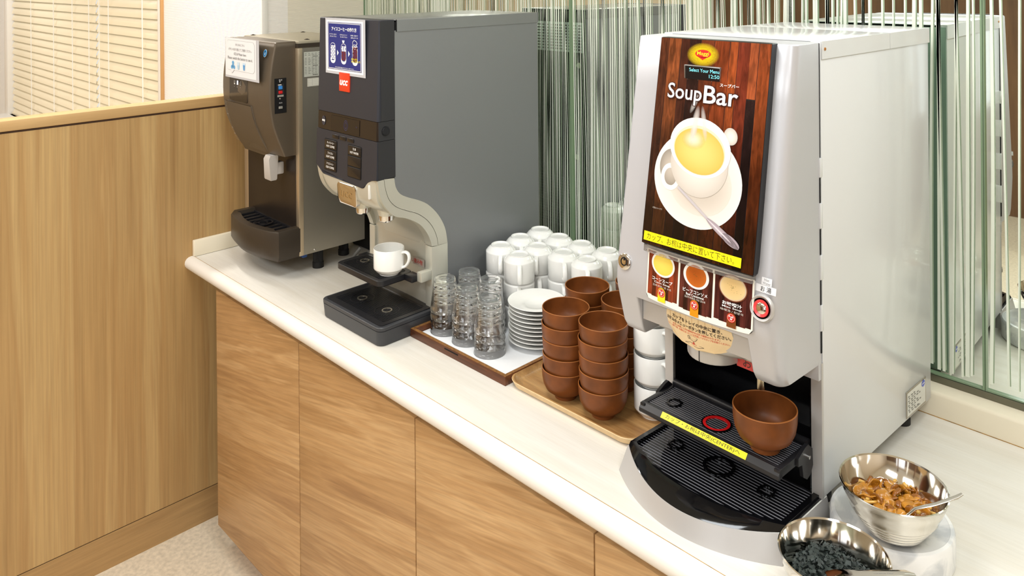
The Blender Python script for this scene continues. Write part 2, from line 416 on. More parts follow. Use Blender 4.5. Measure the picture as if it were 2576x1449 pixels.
# partition, its cap and baseboard
quadbox('wall_partition', (-.05, 0, -3, MIRY+.012, .106, 1.355), m_part)
quadbox('baseboard_partition', (-.05, .0025, -3, MIRY, 0, .1035), wood('baseboard_laminate', [(.3, (158, 122, 76)), (.55, (184, 148, 98)), (.75, (170, 132, 84))], (12, .7, 14), .45, fine=.2, fscl=(120, 5, 120)))
quadbox('trim_partition', (-.053, -.001, -3, MIRY, .1035, .106), m_dark)
quadbox('trim_1', (-.059, .003, -3, MIRY+.01, 1.361, 1.392), m_cap, .003)
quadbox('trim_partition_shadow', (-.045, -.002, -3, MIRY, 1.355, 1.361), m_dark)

# counter
m_ctop = wood('counter_laminate', [(.3, (224, 217, 204)), (.6, (232, 227, 217)), (.8, (228, 222, 211))], (3, 30, 30), .38, fine=.07, fscl=(9, 330, 60), bump=.0)
m_nose = mat('counter_nosing', (236, 230, 221), .32)
m_up = mat('upstand_cream', (236, 226, 203), .35)
m_seam = mat('seam_stain', (186, 140, 62), .7, grain=.5, scale=60)
ct = thing('countertop', 'long white wood-grain laminate worktop with rounded front edge carrying all the machines', 'countertop', (0, 0, ZC-.04))
XE = 2.72
B('top_board', m_ctop, ct, 0, XE, .0012, MIRY, .001, .04)
bm = bmesh.new()
pts = [(0, .04), (-.004, .0398)]
for k in range(9):
    a = math.radians(90+180*k/8); pts.append((-.006+.021*math.cos(a), .019+.0208*math.sin(a)))
pts += [(0, -.002)]
prism(bm, pts, 'x', 0.0, XE)
finish('nosing', bm, m_nose, ct, 50)
B('seam', m_seam, ct, .012, XE, 0, .0012, .03, .0402)
bm = bmesh.new()
prism(bm, [(.6825, .04), (.6825, .083), (.684, .0875), (.688, .090), (.729, .0915), (.729, .04)], 'x', .015, XE)
o = struct(finish('trim_upstand_back', bm, m_up, None, 40)); o.location = (0, 0, ZC-.04)
o = struct(B('trim_upstand_stain', m_seam, None, .015, XE, .6818, .6826, .04, .0412)); o.location = (0, 0, ZC-.04)
o = struct(B('trim_upstand_left', m_up, None, 0.0005, .0165, -.002, .6825, .0402, .092, bev=.003)); o.location = (0, 0, ZC-.04)

# cabinets
xs = [.172, .6815, 1.1865, 1.6955, 2.205, 2.715, 3.225, 3.735]
names = ['leftmost, nearest the wooden partition', 'second from the wooden partition', 'third from the partition, its foot cut off by the frame', 'at the bottom right under the soup machine']
for i in range(5):
    lab = 'light wood laminate base cabinet, ' + (names[i] if i < 4 else 'outside the frame number on the right end of the run')
    t = thing('base_cabinet', lab, 'cabinet', (xs[i], 0, 0), 0, 'base cabinets under the counter')
    w = xs[i+1]-xs[i]
    if i >= 4: t['label'] = 'light wood laminate base cabinet past the right edge of the frame'
    B('body', wood('carcass_laminate', [(.3, (140, 98, 62)), (.7, (158, 114, 74))], (2, 9, 9), .6), t, 0.001, w-.001, .022, .64, .075, .84)
    B('door', m_door, t, .0014, w-.0014, .0005, .019, .088, .818, bev=.0012)
    B('plinth', wood('plinth_laminate', [(.3, (150, 105, 68)), (.7, (172, 124, 84))], (2, 9, 9), .55), t, (.014 if i == 0 else 0), w, .055, .62, 0, .075)
B('rail', mat('rail_dark', (120, 82, 52), .6), thing('cabinet_filler', 'dark filler strip in the gap between partition and first cabinet', 'filler', (0, 0, 0)), 0.003, .172, .3, .64, .0, .84)

# striped mirror panels
def mirror_mat():
    m = bpy.data.materials.new('mirror'); m.use_nodes = True; b = m.node_tree.nodes['Principled BSDF']
    b.inputs['Base Color'].default_value = (.82, .88, .81, 1); b.inputs['Metallic'].default_value = 1; b.inputs['Roughness'].default_value = .012
    return m
m_mir = mirror_mat(); m_edge = mat('green_glass_edge', (128, 150, 120), .2); m_line = mat('white_painted_stripe', (232, 238, 222), .5)
m_chan = mat('mirror_channel', (120, 118, 104), .3, .8)
MZ = ZC+.066
rs = random.Random(5)
for i, (x0, x1, lab) in enumerate(((XW+.002, 1.006, 'striped mirror panel behind the coffee machine at the far left end'), (1.010, 2.103, 'striped mirror panel between the coffee machine and soup machine'),
                                   (2.107, 3.2, 'striped mirror panel at the right edge of the picture'))):
    t = thing('striped_mirror', lab, 'mirror', (x0, MIRY, MZ), 0, 'mirror panels with white painted stripes')
    H = 1.45
    B('glass', m_mir, t, 0, x1-x0, 0, .004, 0, H)
    B('glass_edge', m_edge, t, x1-x0-.0025, x1-x0+.0015, -.0065, .004, 0, H)
    B('glass_edge', m_edge, t, -.0015, .0005, -.0065, .004, 0, H)
    B('glass_edge', m_edge, t, 0, x1-x0, -.006, 0, 0, .003)
    V = []; F = []; x = .008
    right = i == 2
    while x < x1-x0-.012:
        wx = x0+x; dens = 0.0125 if wx < 1.7 else .0125+.007*min(1, (wx-1.7)/.4)
        w = rs.uniform(.0019, .0036) if wx < 1.7 else rs.uniform(.0026, .0064)
        z0, z1 = rs.choice([.02, .012, .016])*1.0, H
        a = rs.uniform(-.013, .013); bnd = rs.uniform(-.007, .007); c0 = x
        n = 10
        for k in range(n+1):
            q = k/n; xc = c0 + a*q + bnd*math.sin(q*PI*1.3+a*200); xc = min(max(xc, .004), x1-x0-.008)
            wk = w*(1+.25*math.sin(q*5+x*90)); z = z0+(z1-z0)*q
            V += [(xc-wk/2, -.0042, z), (xc+wk/2, -.0042, z)]
        b = len(V)-2*(n+1)
        for k in range(n): F.append((b+2*k, b+2*k+1, b+2*k+3, b+2*k+2))
        x += rs.uniform(.45, 1.6)*dens*(.66 if wx < 1.7 else .9)
    me = bpy.data.meshes.new('stripes'); me.from_pydata(V, [], F); me.materials.append(m_line)
    o = bpy.data.objects.new('stripes', me); C.objects.link(o); o.parent = t; o['kind'] = 'stuff'
struct(B('trim_mirror_channel', m_chan, None, XW+.002, 3.3, MIRY-.008, MIRY+.01, ZC+.0518, MZ-.0005))

# ================================================================== SHARED MATERIALS
m_pwhite = mat('powder_white_steel', (220, 221, 221), .22, coat=.3)
m_silver = mat('silver_plastic', (192, 189, 186), .34, metal=.35)
m_silver2 = mat('silver_plastic_cool', (196, 196, 200), .36, metal=.3)
m_blk = mat('black_plastic', (20, 20, 23), .42)
m_blkg = mat('black_gloss', (10, 10, 12), .08)
m_blks = mat('black_satin', (30, 30, 33), .33)
m_steel = mat('brushed_steel', (176, 170, 158), .32, metal=.9)
m_chrome = mat('chrome', (225, 222, 218), .07, metal=1)
m_rub = mat('rubber_black', (26, 26, 27), .6)
m_gap = mat('gap_black', (8, 8, 9), .9)
m_por = mat('white_porcelain', (246, 245, 240), .16, coat=.25)
m_red = mat('red_gloss', (206, 30, 32), .25)
m_yel = mat('yellow_label', (250, 232, 30), .5)

def foot(parent, x, y, h, r=.017, name='foot'):
    bm = bmesh.new(); n = 48; rings = []
    for rr, z, fl in ((r*1.02, 0, 0), (r*1.02, h*.26, 0), (r*.96, h*.28, 0), (r*.92, h*.30, 1), (r*.92, h, 1)):
        rings.append([(x+(rr-(.0012 if fl and k % 2 else 0))*math.cos(2*PI*k/n), y+(rr-(.0012 if fl and k % 2 else 0))*math.sin(2*PI*k/n), z) for k in range(n)])
    loft(bm, rings)
    return finish(name, bm, m_rub, parent, 25)

# ================================================================== SOUP MACHINE
SX, SY, SR = 2.0036, 0.2176, math.radians(-2.18)
soup = thing('soup_dispenser', 'tall silver and white soup machine with a dark wood-print front at the right', 'soup machine', (SX, SY, ZC), SR)
W = .315
B('side_panel', m_pwhite, soup, -.018, 0, 0.002, .455, .04, .7895, bev=.0015)
B('side_panel', m_pwhite, soup, -W, -W+.018, 0.002, .455, .04, .7895, bev=.0015)
B('front_post', m_silver, soup, -.0181, .0004, -.004, .002, .04, .262)
B('front_post', m_silver, soup, -W-.0004, -W+.0181, -.004, .002, .04, .262)
bm = bmesh.new(); box(bm, -W+.018, -.018, .01, .453, .268, .785); box(bm, -W+.018, -.018, .16, .453, .04, .268)
finish('inner_body', bm, mat('inner_grey', (120, 122, 122), .5), soup)
B('back_panel', mat('galvanised_back', (150, 172, 160), .35, .3), soup, -W+.002, -.002, .4555, .458, .05, .785)
bm = bmesh.new()
box(bm, -W+.0185, -W+.0215, -.002, .158, .04, .266); box(bm, -.0215, -.0185, -.002, .158, .04, .266)
box(bm, -W+.0215, -.0215, .152, .158, .04, .266); box(bm, -W+.0215, -.0215, -.002, .152, .258, .266); box(bm, -W+.0215, -.0215, 0.0, .152, .036, .041)
box(bm, -W+.0215, -.0215, .12, .152, .041, .075); box(bm, -.03, -.0215, .03, .05, .041, .25)
finish('dispensing_recess', bm, mat('recess_black', (13, 13, 15), .16), soup)
# lid in two pieces with a folded flange down the sides
for y0, y1 in ((.004, .268), (.2695, .458)):
    bm = bmesh.new(); box(bm, -W-.0016, .0016, y0, y1, .7885, .7905, bev=.0006)
    box(bm, .0002, .0016, y0, y1, .7605, .789); box(bm, -W-.0016, -W-.0002, y0, y1, .7605, .789)
    finish('lid_panel', bm, m_pwhite, soup)
bm = bmesh.new(); lathe(bm, [(0, 0), (.0028, .0002), (.0024, .0014), (0, .0018)], 12)
o = finish('rivet', bm, mat('brass_rivet', (196, 132, 70), .3, .7), soup); o.rotation_euler = (0, PI/2, 0); o.location = (.0016, .014, .777)
# front cover, lofted horizontal sections
def kf(z):  # front face v at height z on the side columns
    if z >= .39: return -.078-(.789-z)*(.0693/.4)
    if z >= .35: t = (.39-z)/.04; return -.1473-.0035*math.sin(t*PI/2)
    return -.1508+(.35-z)*.27
def sect(u0, u1, z, rl, rr, back=-.004, n=6, cut=0.0):
    v = kf(z)+cut; p = [(u0, back, z)]
    for k in range(n+1):
        a = math.radians(180+90*k/n)
        p.append((u0+rl+rl*math.cos(a), v+rl+rl*math.sin(a), z))
    for k in range(n+1):
        a = math.radians(270+90*k/n)
        p.append((u1-rr+rr*math.cos(a), v+rr+rr*math.sin(a), z))
    p.append((u1, back, z)); return p
bm = bmesh.new()
zs = [.789, .787, .7, .6, .5, .43, .40, .39, .375, .365, .355, .34, .332]
loft(bm, [sect(-W+(.0015 if i == 0 else 0), -(.0015 if i == 0 else 0), z, .010, .022, cut=(.0015 if i == 0 else 0)) for i, z in enumerate(zs)], cap=False)
bm.faces.new([bm.verts.new(p) for p in sect(-W+.0015, -.0015, .789, .010, .022, cut=.0015)])
def leg(u0, u1, rl, rr, z0):
    R = [sect(u0, u1, z, rl, rr) for z in (.332, .31, .29, .275)]
    last = [sect(u0+.001, u1-.001, .262, rl, rr, cut=.004), sect(u0+.006, u1-.008, .2565, rl, rr*.7, cut=.012)]
    loft(bm, R+last, cap=False); bm.faces.new([bm.verts.new(p) for p in last[-1]])
leg(-W, -.268, .010, .004, .25); leg(-.05, 0, .004, .022, .25)
box(bm, -W+.001, -.268, -.02, -.004, .245, .27); box(bm, -.05, -.0005, -.012, -.003, .236, .27)
bmesh.ops.remove_doubles(bm, verts=bm.verts, dist=1e-5)
finish('front_cover', bm, m_silver2, soup, 40)
# hinge knuckles between cover and body on the right
bm = bmesh.new()
box(bm, -.001, .0006, -.0038, -.0024, .60, .7875)
for z0, z1 in ((.526, .567), (.441, .483), (.359, .399)): box(bm, -.001, .0010, -.0058, -.0030, z0, z1)
box(bm, -.001, .0012, -.0058, -.0026, .28, .315)
finish('hinge_gap', bm, m_gap, soup)['kind'] = 'stuff'
for z0, z1 in ((.568, .599), (.484, .525), (.40, .44), (.316, .358)): B('hinge', m_pwhite, soup, -.004, .0022, -.0058, .0015, z0, z1, bev=.0006)

# printed menu board
K = (.092-.155)/(.791-.432)*-1
def board_v(z, d=0.0): return -.092-(.791-z)*K+d
bm = bmesh.new()
def bsec(z, g, d0, d1): return [(-.25+g, board_v(z, d1), z), (-.25+g, board_v(z, d0), z), (-.032-g, board_v(z, d0), z), (-.032-g, board_v(z, d1), z)]
loft(bm, [bsec(.7905, .002, .002, .016), bsec(.7895, 0, 0, .016), bsec(.452, 0, 0, .016), bsec(.436, 0.001, .0015, .014), bsec(.432, .004, .006, .014)])
finish('menu_board', bm, m_blks, soup, 30)
fp = lambda a, b, h: Vector((a, board_v(b)-.0004-h, b))
S = Sheet(fp, .0001)
planks = [(-.2496, -.232, (92, 46, 26)), (-.232, -.205, (140, 74, 38)), (-.205, -.187, (86, 42, 28)), (-.187, -.165, (52, 26, 22)), (-.165, -.138, (112, 52, 28)), (-.138, -.108, (128, 56, 26)),
          (-.108, -.092, (150, 70, 32)), (-.092, -.070, (112, 44, 26)), (-.070, -.054, (36, 20, 20)), (-.054, -.0325, (134, 62, 28))]
for a, b, c in planks:
    dk = tuple(int(x*.42) for x in c)
    n = 14; pts = []; cols = []; fs = []
    for j in range(n+1):
        z = .4365+(.7895-.4365)*j/n; t = min(1, max(0, (j/n-.05)/.75))
        cc = tuple(dk[i]*(1-t)+c[i]*t for i in range(3))
        pts += [(a+.0004, z), (b-.0004, z)]; cols += [cc, cc]
    fs = [(2*j, 2*j+1, 2*j+3, 2*j+2) for j in range(n)]
    S.add(pts, fs, cols, 1)
S.up()
S.rect(-.070, -.0545, .70, .7895, (150, 74, 40), 1); S.rect(-.0702, -.0542, .698, .6995, (24, 12, 10))
S.up()
# brand roundel with glow
S.ell(-.1595, .7645, .033, .0205, (252, 236, 20, 255), (250, 200, 20, 0)); S.ell(-.1595, .7645, .025, .0145, (252, 236, 20, 255), (250, 210, 20, 60)); S.up()
S.ell(-.1595, .7660, .0157, .0070, (206, 34, 28)); S.poly([(-.1695, .7612), (-.1495, .7612), (-.1595, .7555)], (206, 34, 28)); S.up()
S.text('Maggi', -.1715, -.1475, .7618, .7700, (253, 224, 40), .008)
# saucer, cup, soup, spoon (printed photograph)
cx, cz = -.150, .5715
S.ell(cx, cz-.012, .0865, .078, (222, 212, 200), (234, 229, 222), rot=-.1, n=64); S.up()
S.ell(cx+.006, cz-.016, .062, .052, (196, 184, 170), (223, 213, 201), rot=-.1); S.up()
S.ell(cx-.052, cz+.0, .024, .030, (196, 184, 170), (150, 140, 128), rot=.1); S.up()
S.ring(cx-.052, cz-.016, .0125, .0195, (240, 234, 226), ry=1.15); S.up()
S.ell(cx+.058, cz+.066, .0125, .014, (232, 226, 218), (196, 186, 176), rot=.5); S.up()
pts = [(cx-.0585, cz+.045), (cx-.054, cz+.01), (cx-.04, cz-.016), (cx-.018, cz-.034), (cx+.008, cz-.039), (cx+.034, cz-.030), (cx+.052, cz-.006), (cx+.0605, cz+.04)]
S.ell(cx+.002, cz+.014, .0565, .054, (232, 225, 216), (204, 194, 182), rot=-.12); S.up()
S.ell(cx+.001, cz+.040, .0605, .048, (250, 247, 242), (246, 242, 236), rot=-.16); S.up()
S.ell(cx+.0, cz+.036, .0515, .0395, (226, 200, 140), (236, 222, 190), rot=-.16); S.up()
S.ell(cx+.0, cz+.034, .0495, .0365, (238, 208, 120), (226, 184, 88), rot=-.16); S.up()
S.ell(cx-.012, cz+.052, .024, .017, (250, 242, 214, 220), (240, 214, 130, 0)); S.up()
# steam
S.ell(cx-.012, cz+.075, .0075, .034, (240, 232, 226, 190), (240, 232, 226, 0), rot=-.12); S.ell(cx+.006, cz+.080, .0055, .030, (240, 232, 226, 150), (240, 232, 226, 0), rot=.22); S.ell(cx-.016, cz+.112, .005, .020, (240, 232, 226, 120), (240, 232, 226, 0), rot=-.4); S.up()
# spoon
S.line(cx-.034, cz-.030, cx+.040, cz-.076, .0042, (196, 188, 190)); S.up()
S.ell(cx+.058, cz-.0855, .036, .0058, (186, 170, 178), (160, 146, 152), rot=-.50); S.ell(cx+.074, cz-.0935, .018, .0070, (186, 170, 178), (164, 150, 158), rot=-.42); S.up()
S.ell(cx+.050, cz-.0815, .030, .0016, (226, 218, 222), (190, 176, 184), rot=-.52); S.up()
# heading
for dx_, dz_ in ((.0011, -.0011), (-.0011, -.0009), (.0011, .0009), (-.0011, .001)):
    S.text('Soup', -.2235+dx_, -.1535+dx_, .6790+dz_, .7130+dz_, (66, 28, 22), .02)
    S.text('Bar', -.1495+dx_, -.0840+dx_, .6850+dz_, .7145+dz_, (66, 28, 22), .02)
S.up()
S.text('Soup', -.2235, -.1535, .6790, .7130, WHITE, .008); S.text('Bar', -.1495, -.0840, .6850, .7145, WHITE, .012)
S.text('スープバー', -.1200, -.0840, .7150, .7205, WHITE, .02)
S.text('※写真はイメージです', -.232, -.212, .4975, .5005, (200, 190, 180))
# yellow strip
S.rect(-.2445, -.0535, .4425, .4575, (251, 232, 28)); S.up()
S.text('カップ、お椀は中央に置いて下さい。', -.238, -.066, .4448, .4558, (40, 34, 22), -.005)
S.build('menu_print', soup)
# display window
B('display_bezel', mat('display_bezel', (150, 148, 146), .25, .6), soup, -.1935, -.1215, board_v(.733)-.0022, board_v(.733)+.008, .7195, .7462, bev=.001)
vd = board_v(.733)-.0026
S = Sheet(lambda a, b, h: Vector((a, vd-h, b)))
S.rect(-.191, -.1222, .7225, .7445, (16, 18, 24)); S.up()
o = S.build('display', soup, [mat('display_glass', (14, 16, 24), .08)])
S = Sheet(lambda a, b, h: Vector((a, vd-.0004-h, b)))
S.text('Select Your Menu', -.182, -.1225, .7355, .7415, (130, 225, 235)); S.text('12:50', -.1425, -.1225, .7268, .7328, (130, 225, 235), .0)
S.build('display_text', soup, [mat('display_text_glow', (130, 225, 235), .5, emit=(110, 215, 230), es=.9)])

# selection panel with three soup buttons
def pv(z, u=-.1415): return -.1605+(z-.333)*.095 + .0045*((u+.1415)/.106)**2
bm = bmesh.new(); R0 = []; R1 = []
out = rrect(-.2495, -.0335, .3335, .4275, .008)
def sm(a, b): return (-.2400+(a+.2495)*.9514, .4275-(.4275-b)*.885)
for (a, b) in out: a, b = sm(a, b); R0.append((a, pv(b, a)+.012, b)); R1.append((a, pv(b, a), b))
# subdivided strip look: side ring plus front built as grid
loft(bm, [R0, R1], cap=False)
finish('selection_panel_rim', bm, m_silver, soup, 30)
def grid_sheet(S, x0, x1, y0, y1, col, mi=0, nx=6): S.rect(x0, x1, y0, y1, col, mi, nx=nx, ny=1)
def fb(a, b, h): a, b = sm(a, b); return Vector((a, pv(b, a)-h, b))
S = Sheet(fb, .00012)
n = 18; pts = []; fs = []
def bot(u):  # rounded lower corners, sagging lower edge
    s = min(1, max(0, (abs(u+.1415)-.100)/.008)); return .3335+.008*(1-math.sqrt(max(0, 1-s*s))) - .004*(1-((u+.1415)/.108)**2)
us = [-.2495+.216*k/36 for k in range(37)]
pts = []
for u in us: pts += [(u, bot(u)), (u, .4275)]
S.add(pts, [(2*k, 2*k+1, 2*k+3, 2*k+2) for k in range(36)], [(244, 240, 226)]*len(pts)); S.up()
cols3 = [(-.2465, -.1795), (-.1755, -.1085), (-.1045, -.0365)]
dark = [(104, 44, 26), (70, 34, 28), (64, 30, 26)]
for (a, b), c in zip(cols3, dark):
    zb = .3405 if a != -.1755 else .3375
    for k in range(7):
        q0 = a+(b-a)*k/7; q1 = a+(b-a)*(k+1)/7; f = (1, .7, 1.2, .8, .55, 1.1, .85)[k]
        e = .0015 if k in (0, 6) else 0
        S.rect(q0, q1, zb+e, .4255, tuple(min(255, c[i]*f*1.3) for i in range(3)), 1, nx=1, ny=3)
S.up()
soups = [(-.2135, .4045, (247, 218, 100), (240, 206, 84), (244, 240, 232)), (-.142, .4045, (176, 84, 22), (196, 104, 34), (243, 240, 234)), (-.0705, .4035, (222, 188, 128), (228, 200, 146), (120, 64, 36))]
for i, (a, b, c0, c1, rim) in enumerate(soups):
    S.ell(a, b, .0262, .0235, rim); S.up()
    if i == 2: S.ell(a, b, .0244, .0218, (214, 190, 160)); S.up()
    S.ell(a, b, .0222 if i != 1 else .0208, .0198, c0, c1, off=(-.004, .004)); S.up()
    if i:
        for k in range(22):
            t = rs.uniform(0, 6.28); r = rs.uniform(0, .017); S.ell(a+r*math.cos(t), b+r*math.sin(t)*.85, .0005, .0004, (84, 88, 36), n=6)
        S.up()
txt = [('コーンスープ', 'Corn Soup', '玉米浓汤 / 콘 수프', (247, 222, 40)), ('ビーフコンソメ', 'Beef Consommé', '法式牛肉清汤 / 비프 콩소메', (220, 146, 24)), ('お味噌汁', 'Miso Soup', '味噌汤 / 된장국', (122, 66, 26))]
for i, ((j, e, k, c), (a, b)) in enumerate(zip(txt, cols3)):
    m = (a+b)/2; wj = (.046, .050, .036)[i]
    S.text(j, m-wj/2, m+wj/2, .3718, .3785, WHITE, .02); S.text(e, m-.018, m+.018, .3663, .3708, WHITE, .01); S.text(k, m-.021, m+.021, .3610, .3650, (225, 218, 208), 0)
    zb = (.334, .3305, .334)[i]
    S.rect(m-.0085, m+.0085, zb+.001, .3525, c); S.ell(m, .3525, .0085, .0085, c); S.up()
S.up()
for i, (a, b) in enumerate(cols3):
    m = (a+b)/2
    S.ell(m, .352, .0078, .0078, (196, 26, 24), (214, 40, 30)); S.up(); S.ring(m, .352, .0058, .0066, (255, 190, 170)); S.up()
    S.text('Push', m-.0042, m+.0042, .3525, .3562, WHITE, .02); S.text('押', m-.0022, m+.0022, .3478, .3518, WHITE, .02)
S.build('selection_print', soup)
bm = bmesh.new()
for (z, d) in ((.433, 0), (.4265, -.0)):
    pass
loft(bm, [[(-.246, pv(z, -.246)-.006+q, z) for q in (0,)]+[(-.246+.21*k/10, pv(z, -.246+.21*k/10)-.0065, z) for k in range(1, 10)]+[(-.036, pv(z, -.036)-.006, z), (-.036, pv(z)+.012, z), (-.246, pv(z)+.012, z)] for z in (.4335, .4225)])
finish('clear_strip', bm, mat('acrylic_strip', (225, 218, 210), .08, trans=.85), soup, 30)
# chute cover (bib) with instruction label
def bib(s, z): # s -1..1
    w = .095-.030*max(0, (.33-z)/.075)**1.3
    return Vector((-.150+s*w, -.143+.026*s*s+.012*max(0, (.30-z)/.04), z))
bm = bmesh.new(); rings = []
for z in (.345, .33, .315, .30, .29, .282, .2765):
    k_ = 0 if z > .277 else .004
    r = [bib(-1+2*k/16, z)+Vector((0, k_, 0)) for k in range(17)]
    rings.append([tuple(v) for v in r]+[(r[-1].x, -.02, z), (r[0].x, -.02, z)])
loft(bm, rings)
finish('chute_cover', bm, m_silver, soup, 50)
bw = .067
def fl(a, b, h):
    s = (a+.150)/(.095-.030*max(0, (.33-b)/.075)**1.3); p = bib(s, b); return p+Vector((0, -.0006-h, 0))
S = Sheet(fl)
def halfw(z): return bw*math.sqrt(max(0.0, 1-max(0, (.312-z)/.0365)**2.4)) if z < .312 else bw-(z-.312)*.25
zz = [.336-.0605*k/16 for k in range(17)]; pts = []; fs = []
for z in zz:
    h_ = halfw(z)
    for k in range(9): pts.append((-.150+h_*(-1+2*k/8), z))
fs = [(9*j+k, 9*j+k+1, 9*j+k+10, 9*j+k+9) for j in range(16) for k in range(8)]
S.add(pts, fs, [(236, 208, 160)]*len(pts)); S.up()
for k in range(9):
    x = -.205+.0125*k; S.rect(x, x+.0012, .305, .332, (226, 194, 144), nx=1, ny=4)
S.up()
S.text('カップをトレイの中央に置き、', -.198, -.100, .3175, .3240, (40, 22, 14), .022)
S.text('お好みのメニューボタンを押してください。', -.213, -.087, .3097, .3160, (40, 22, 14), .022)
S.text('ボタンを押してから飲料が出るまで数秒かかります。', -.198, -.104, .3052, .3084, (206, 48, 30), .012)
S.text('「ピー」音終了後、お湯が止まったことを確認してからカップをお取りください。', -.211, -.089, .3010, .3042, (206, 48, 30), .012)
br = (70, 34, 18)
S.ring(-.152, .2975, .0078, .0084, br, ry=.35); S.path([(-.160, .2970), (-.158, .2925), (-.153, .2905), (-.148, .2925), (-.1442, .2970)], .0006, br); S.ring(-.1615, .2958, .0016, .0022, br, ry=1.5)
S.path([(-.172, .2835), (-.160, .2870), (-.134, .2845), (-.146, .2805), (-.172, .2835)], .0006, br)
S.ring(-.153, .2845, .0042, .0048, (206, 48, 30), ry=.4); S.rect(-.1542, -.1518, .2865, .2895, (206, 48, 30)); S.poly([(-.1562, .2868), (-.1498, .2868), (-.153, .2842)], (206, 48, 30))
S.build('instruction_label', soup)
bm = bmesh.new()
def half(r, z, c=(-.157, -.072)): return [(c[0]+r*math.cos(math.radians(180+180*k/16)), c[1]+r*math.sin(math.radians(180+180*k/16)), z) for k in range(17)]+[(c[0]+r, -.03, z), (c[0]-r, -.03, z)]
loft(bm, [half(.047, .292), half(.047, .250), half(.0455, .2475)])
finish('spout_cover', bm, m_silver, soup, 40)
B('spout_seam', m_gap, soup, -.1578, -.1566, -.1195, -.118, .248, .28)
bm = bmesh.new(); box(bm, -.267, -.051, -.13, -.004, .290, .334); box(bm, -.262, -.052, -.09, -.004, .266, .334); finish('chute_housing', bm, m_silver, soup)
bm = bmesh.new(); box(bm, -.115, -.055, -.075, -.01, .243, .268, bev=.003); finish('nozzle_block', bm, mat('nozzle_block_green', (150, 158, 130), .3), soup)
S = Sheet(lambda a, b, h: Vector((a, -.0757-h, b)))
S.rect(-.112, -.058, .2435, .2655, (206, 62, 60)); S.up(); S.text('お湯', -.100, -.066, .246, .2635, (52, 18, 20), .0)
S.build('red_label', soup)
bm = bmesh.new(); cyl(bm, (-.083, -.05), .0066, .207, .245, 20); cyl(bm, (-.099, -.045), .003, .232, .245, 12)
finish('hot_water_nozzle', bm, mat('nozzle_steel', (200, 190, 165), .2, 1), soup)
# lock and hot water button, stickers
def on_front(name, u, z, bm, m, dv=0.0):
    o = finish(name, bm, m, soup, 40); k = math.atan(.0693/.4)
    o.location = (u, kf(z)-dv, z); o.rotation_euler = (PI/2-k, 0, 0); return o
bm = bmesh.new(); lathe(bm, [(0, .003), (.0125, .003), (.0142, .0018), (.0145, 0)], 32); on_front('key_lock', -.2935, .389, bm, m_chrome)
bm = bmesh.new(); lathe(bm, [(.0055, .0032), (.0075, .0034), (.0075, .0032)], 28); box(bm, -.0012, .0012, .002, .008, .0031, .0036)
on_front('keyhole', -.2935, .389, bm, m_gap)
bm = bmesh.new(); lathe(bm, [(.0155, .003), (.0185, .0045), (.0205, .002), (.021, 0)], 40); on_front('button_ring', -.0215, .388, bm, m_silver)
bm = bmesh.new(); lathe(bm, [(0, .001), (.0175, .001), (.0165, .0040)], 40); on_front('button_bezel', -.0215, .388, bm, m_blkg)
bm = bmesh.new(); lathe(bm, [(.0085, .0035), (.0125, .0048), (.0128, .0035)], 40); on_front('lit_ring', -.0215, .388, bm, mat('red_lit_ring', (210, 60, 60), .2, emit=(230, 60, 60), es=.35))
bm = bmesh.new(); lathe(bm, [(0, .0040), (.0075, .0040), (.0088, .003)], 32); on_front('hot_water_button', -.0215, .388, bm, m_chrome)
S = Sheet(lambda a, b, h: Vector((a, kf(b)-.0006-h, b)))
S.rect(-.0258, -.0085, .4225, .4335, (238, 238, 240)); S.rect(-.0345, -.0005, .4110, .4220, (238, 238, 240)); S.up()
S.text('Hot', -.0215, -.0130, .4285, .4325, (150, 150, 152)); S.text('Water', -.0240, -.0100, .4235, .4272, (150, 150, 152)); S.text('お 湯', -.0265, -.0085, .4125, .4205, (40, 40, 42), .005)
S.build('hot_water_sticker', soup)
# rating plate on the side
B('rating_plate_base', m_steel, soup, .0002, .0014, .331, .425, .044, .0945)
S = Sheet(xplane(.0016))
S.rect(.334, .422, .047, .092, (214, 214, 206)); S.up(); S.ell(.411, .086, .008, .0065, (60, 84, 190)); S.up(); S.line(.4055, .0855, .4165, .0865, .0016, WHITE)
for k in range(8):
    z = .084-k*.0043
    for q in range(3+k % 3): x = .338+q*.013+.003*(k % 2); S.rect(x, x+.006+.002*(q % 2), z-.0009, z+.0009, (110, 110, 104))
S.text('株式会社', .372, .395, .0505, .0535, (60, 60, 60))
S.build('rating_plate', soup)
for x, y in ((-.035, .395), (-.28, .395)): foot(soup, x, y, .0405, .017)
foot(soup, -.035, .06, .0405); foot(soup, -.28, .06, .0405)
# drip base: silver shell with curved front
def arc(vc, vs, u0, u1, n=28):  # centre v, side v
    return [(u0+(u1-u0)*k/n, vs+(vc-vs)*(1-((k/n-.5)*2)**2)) for k in range(n+1)]
bm = bmesh.new()
lo = [(0.004, .018)]+[(0.004, -.05)]+list(reversed(arc(-.199, -.139, -W-.004, .004)))+[(-W-.004, -.05), (-W-.004, .018)]
hi = [(-.0, .012)]+[(-.0, -.05)]+list(reversed(arc(-.187, -.118, -W, 0)))+[(-W, -.05), (-W, .012)]
fz = lambda a, b: .0385-.0085*max(0, (-b-.118)/.069)
loft(bm, [[(a, b, 0.0) for a, b in lo], [(a, b, fz(a, b)) for a, b in hi], [(a*.99-.0015, b*.985, fz(a, b)+.0008) for a, b in hi], [(a*.985-.002, b*.98, .02) for a, b in hi]])
finish('drip_base', bm, m_silver, soup, 40)
bm = bmesh.new()
o1 = list(arc(-.186, -.117, -.3135, -.0015)); i1 = list(arc(-.156, -.114, -.3115, -.0055)); g1 = list(arc(-.150, -.108, -.303, -.015))
n = len(o1)
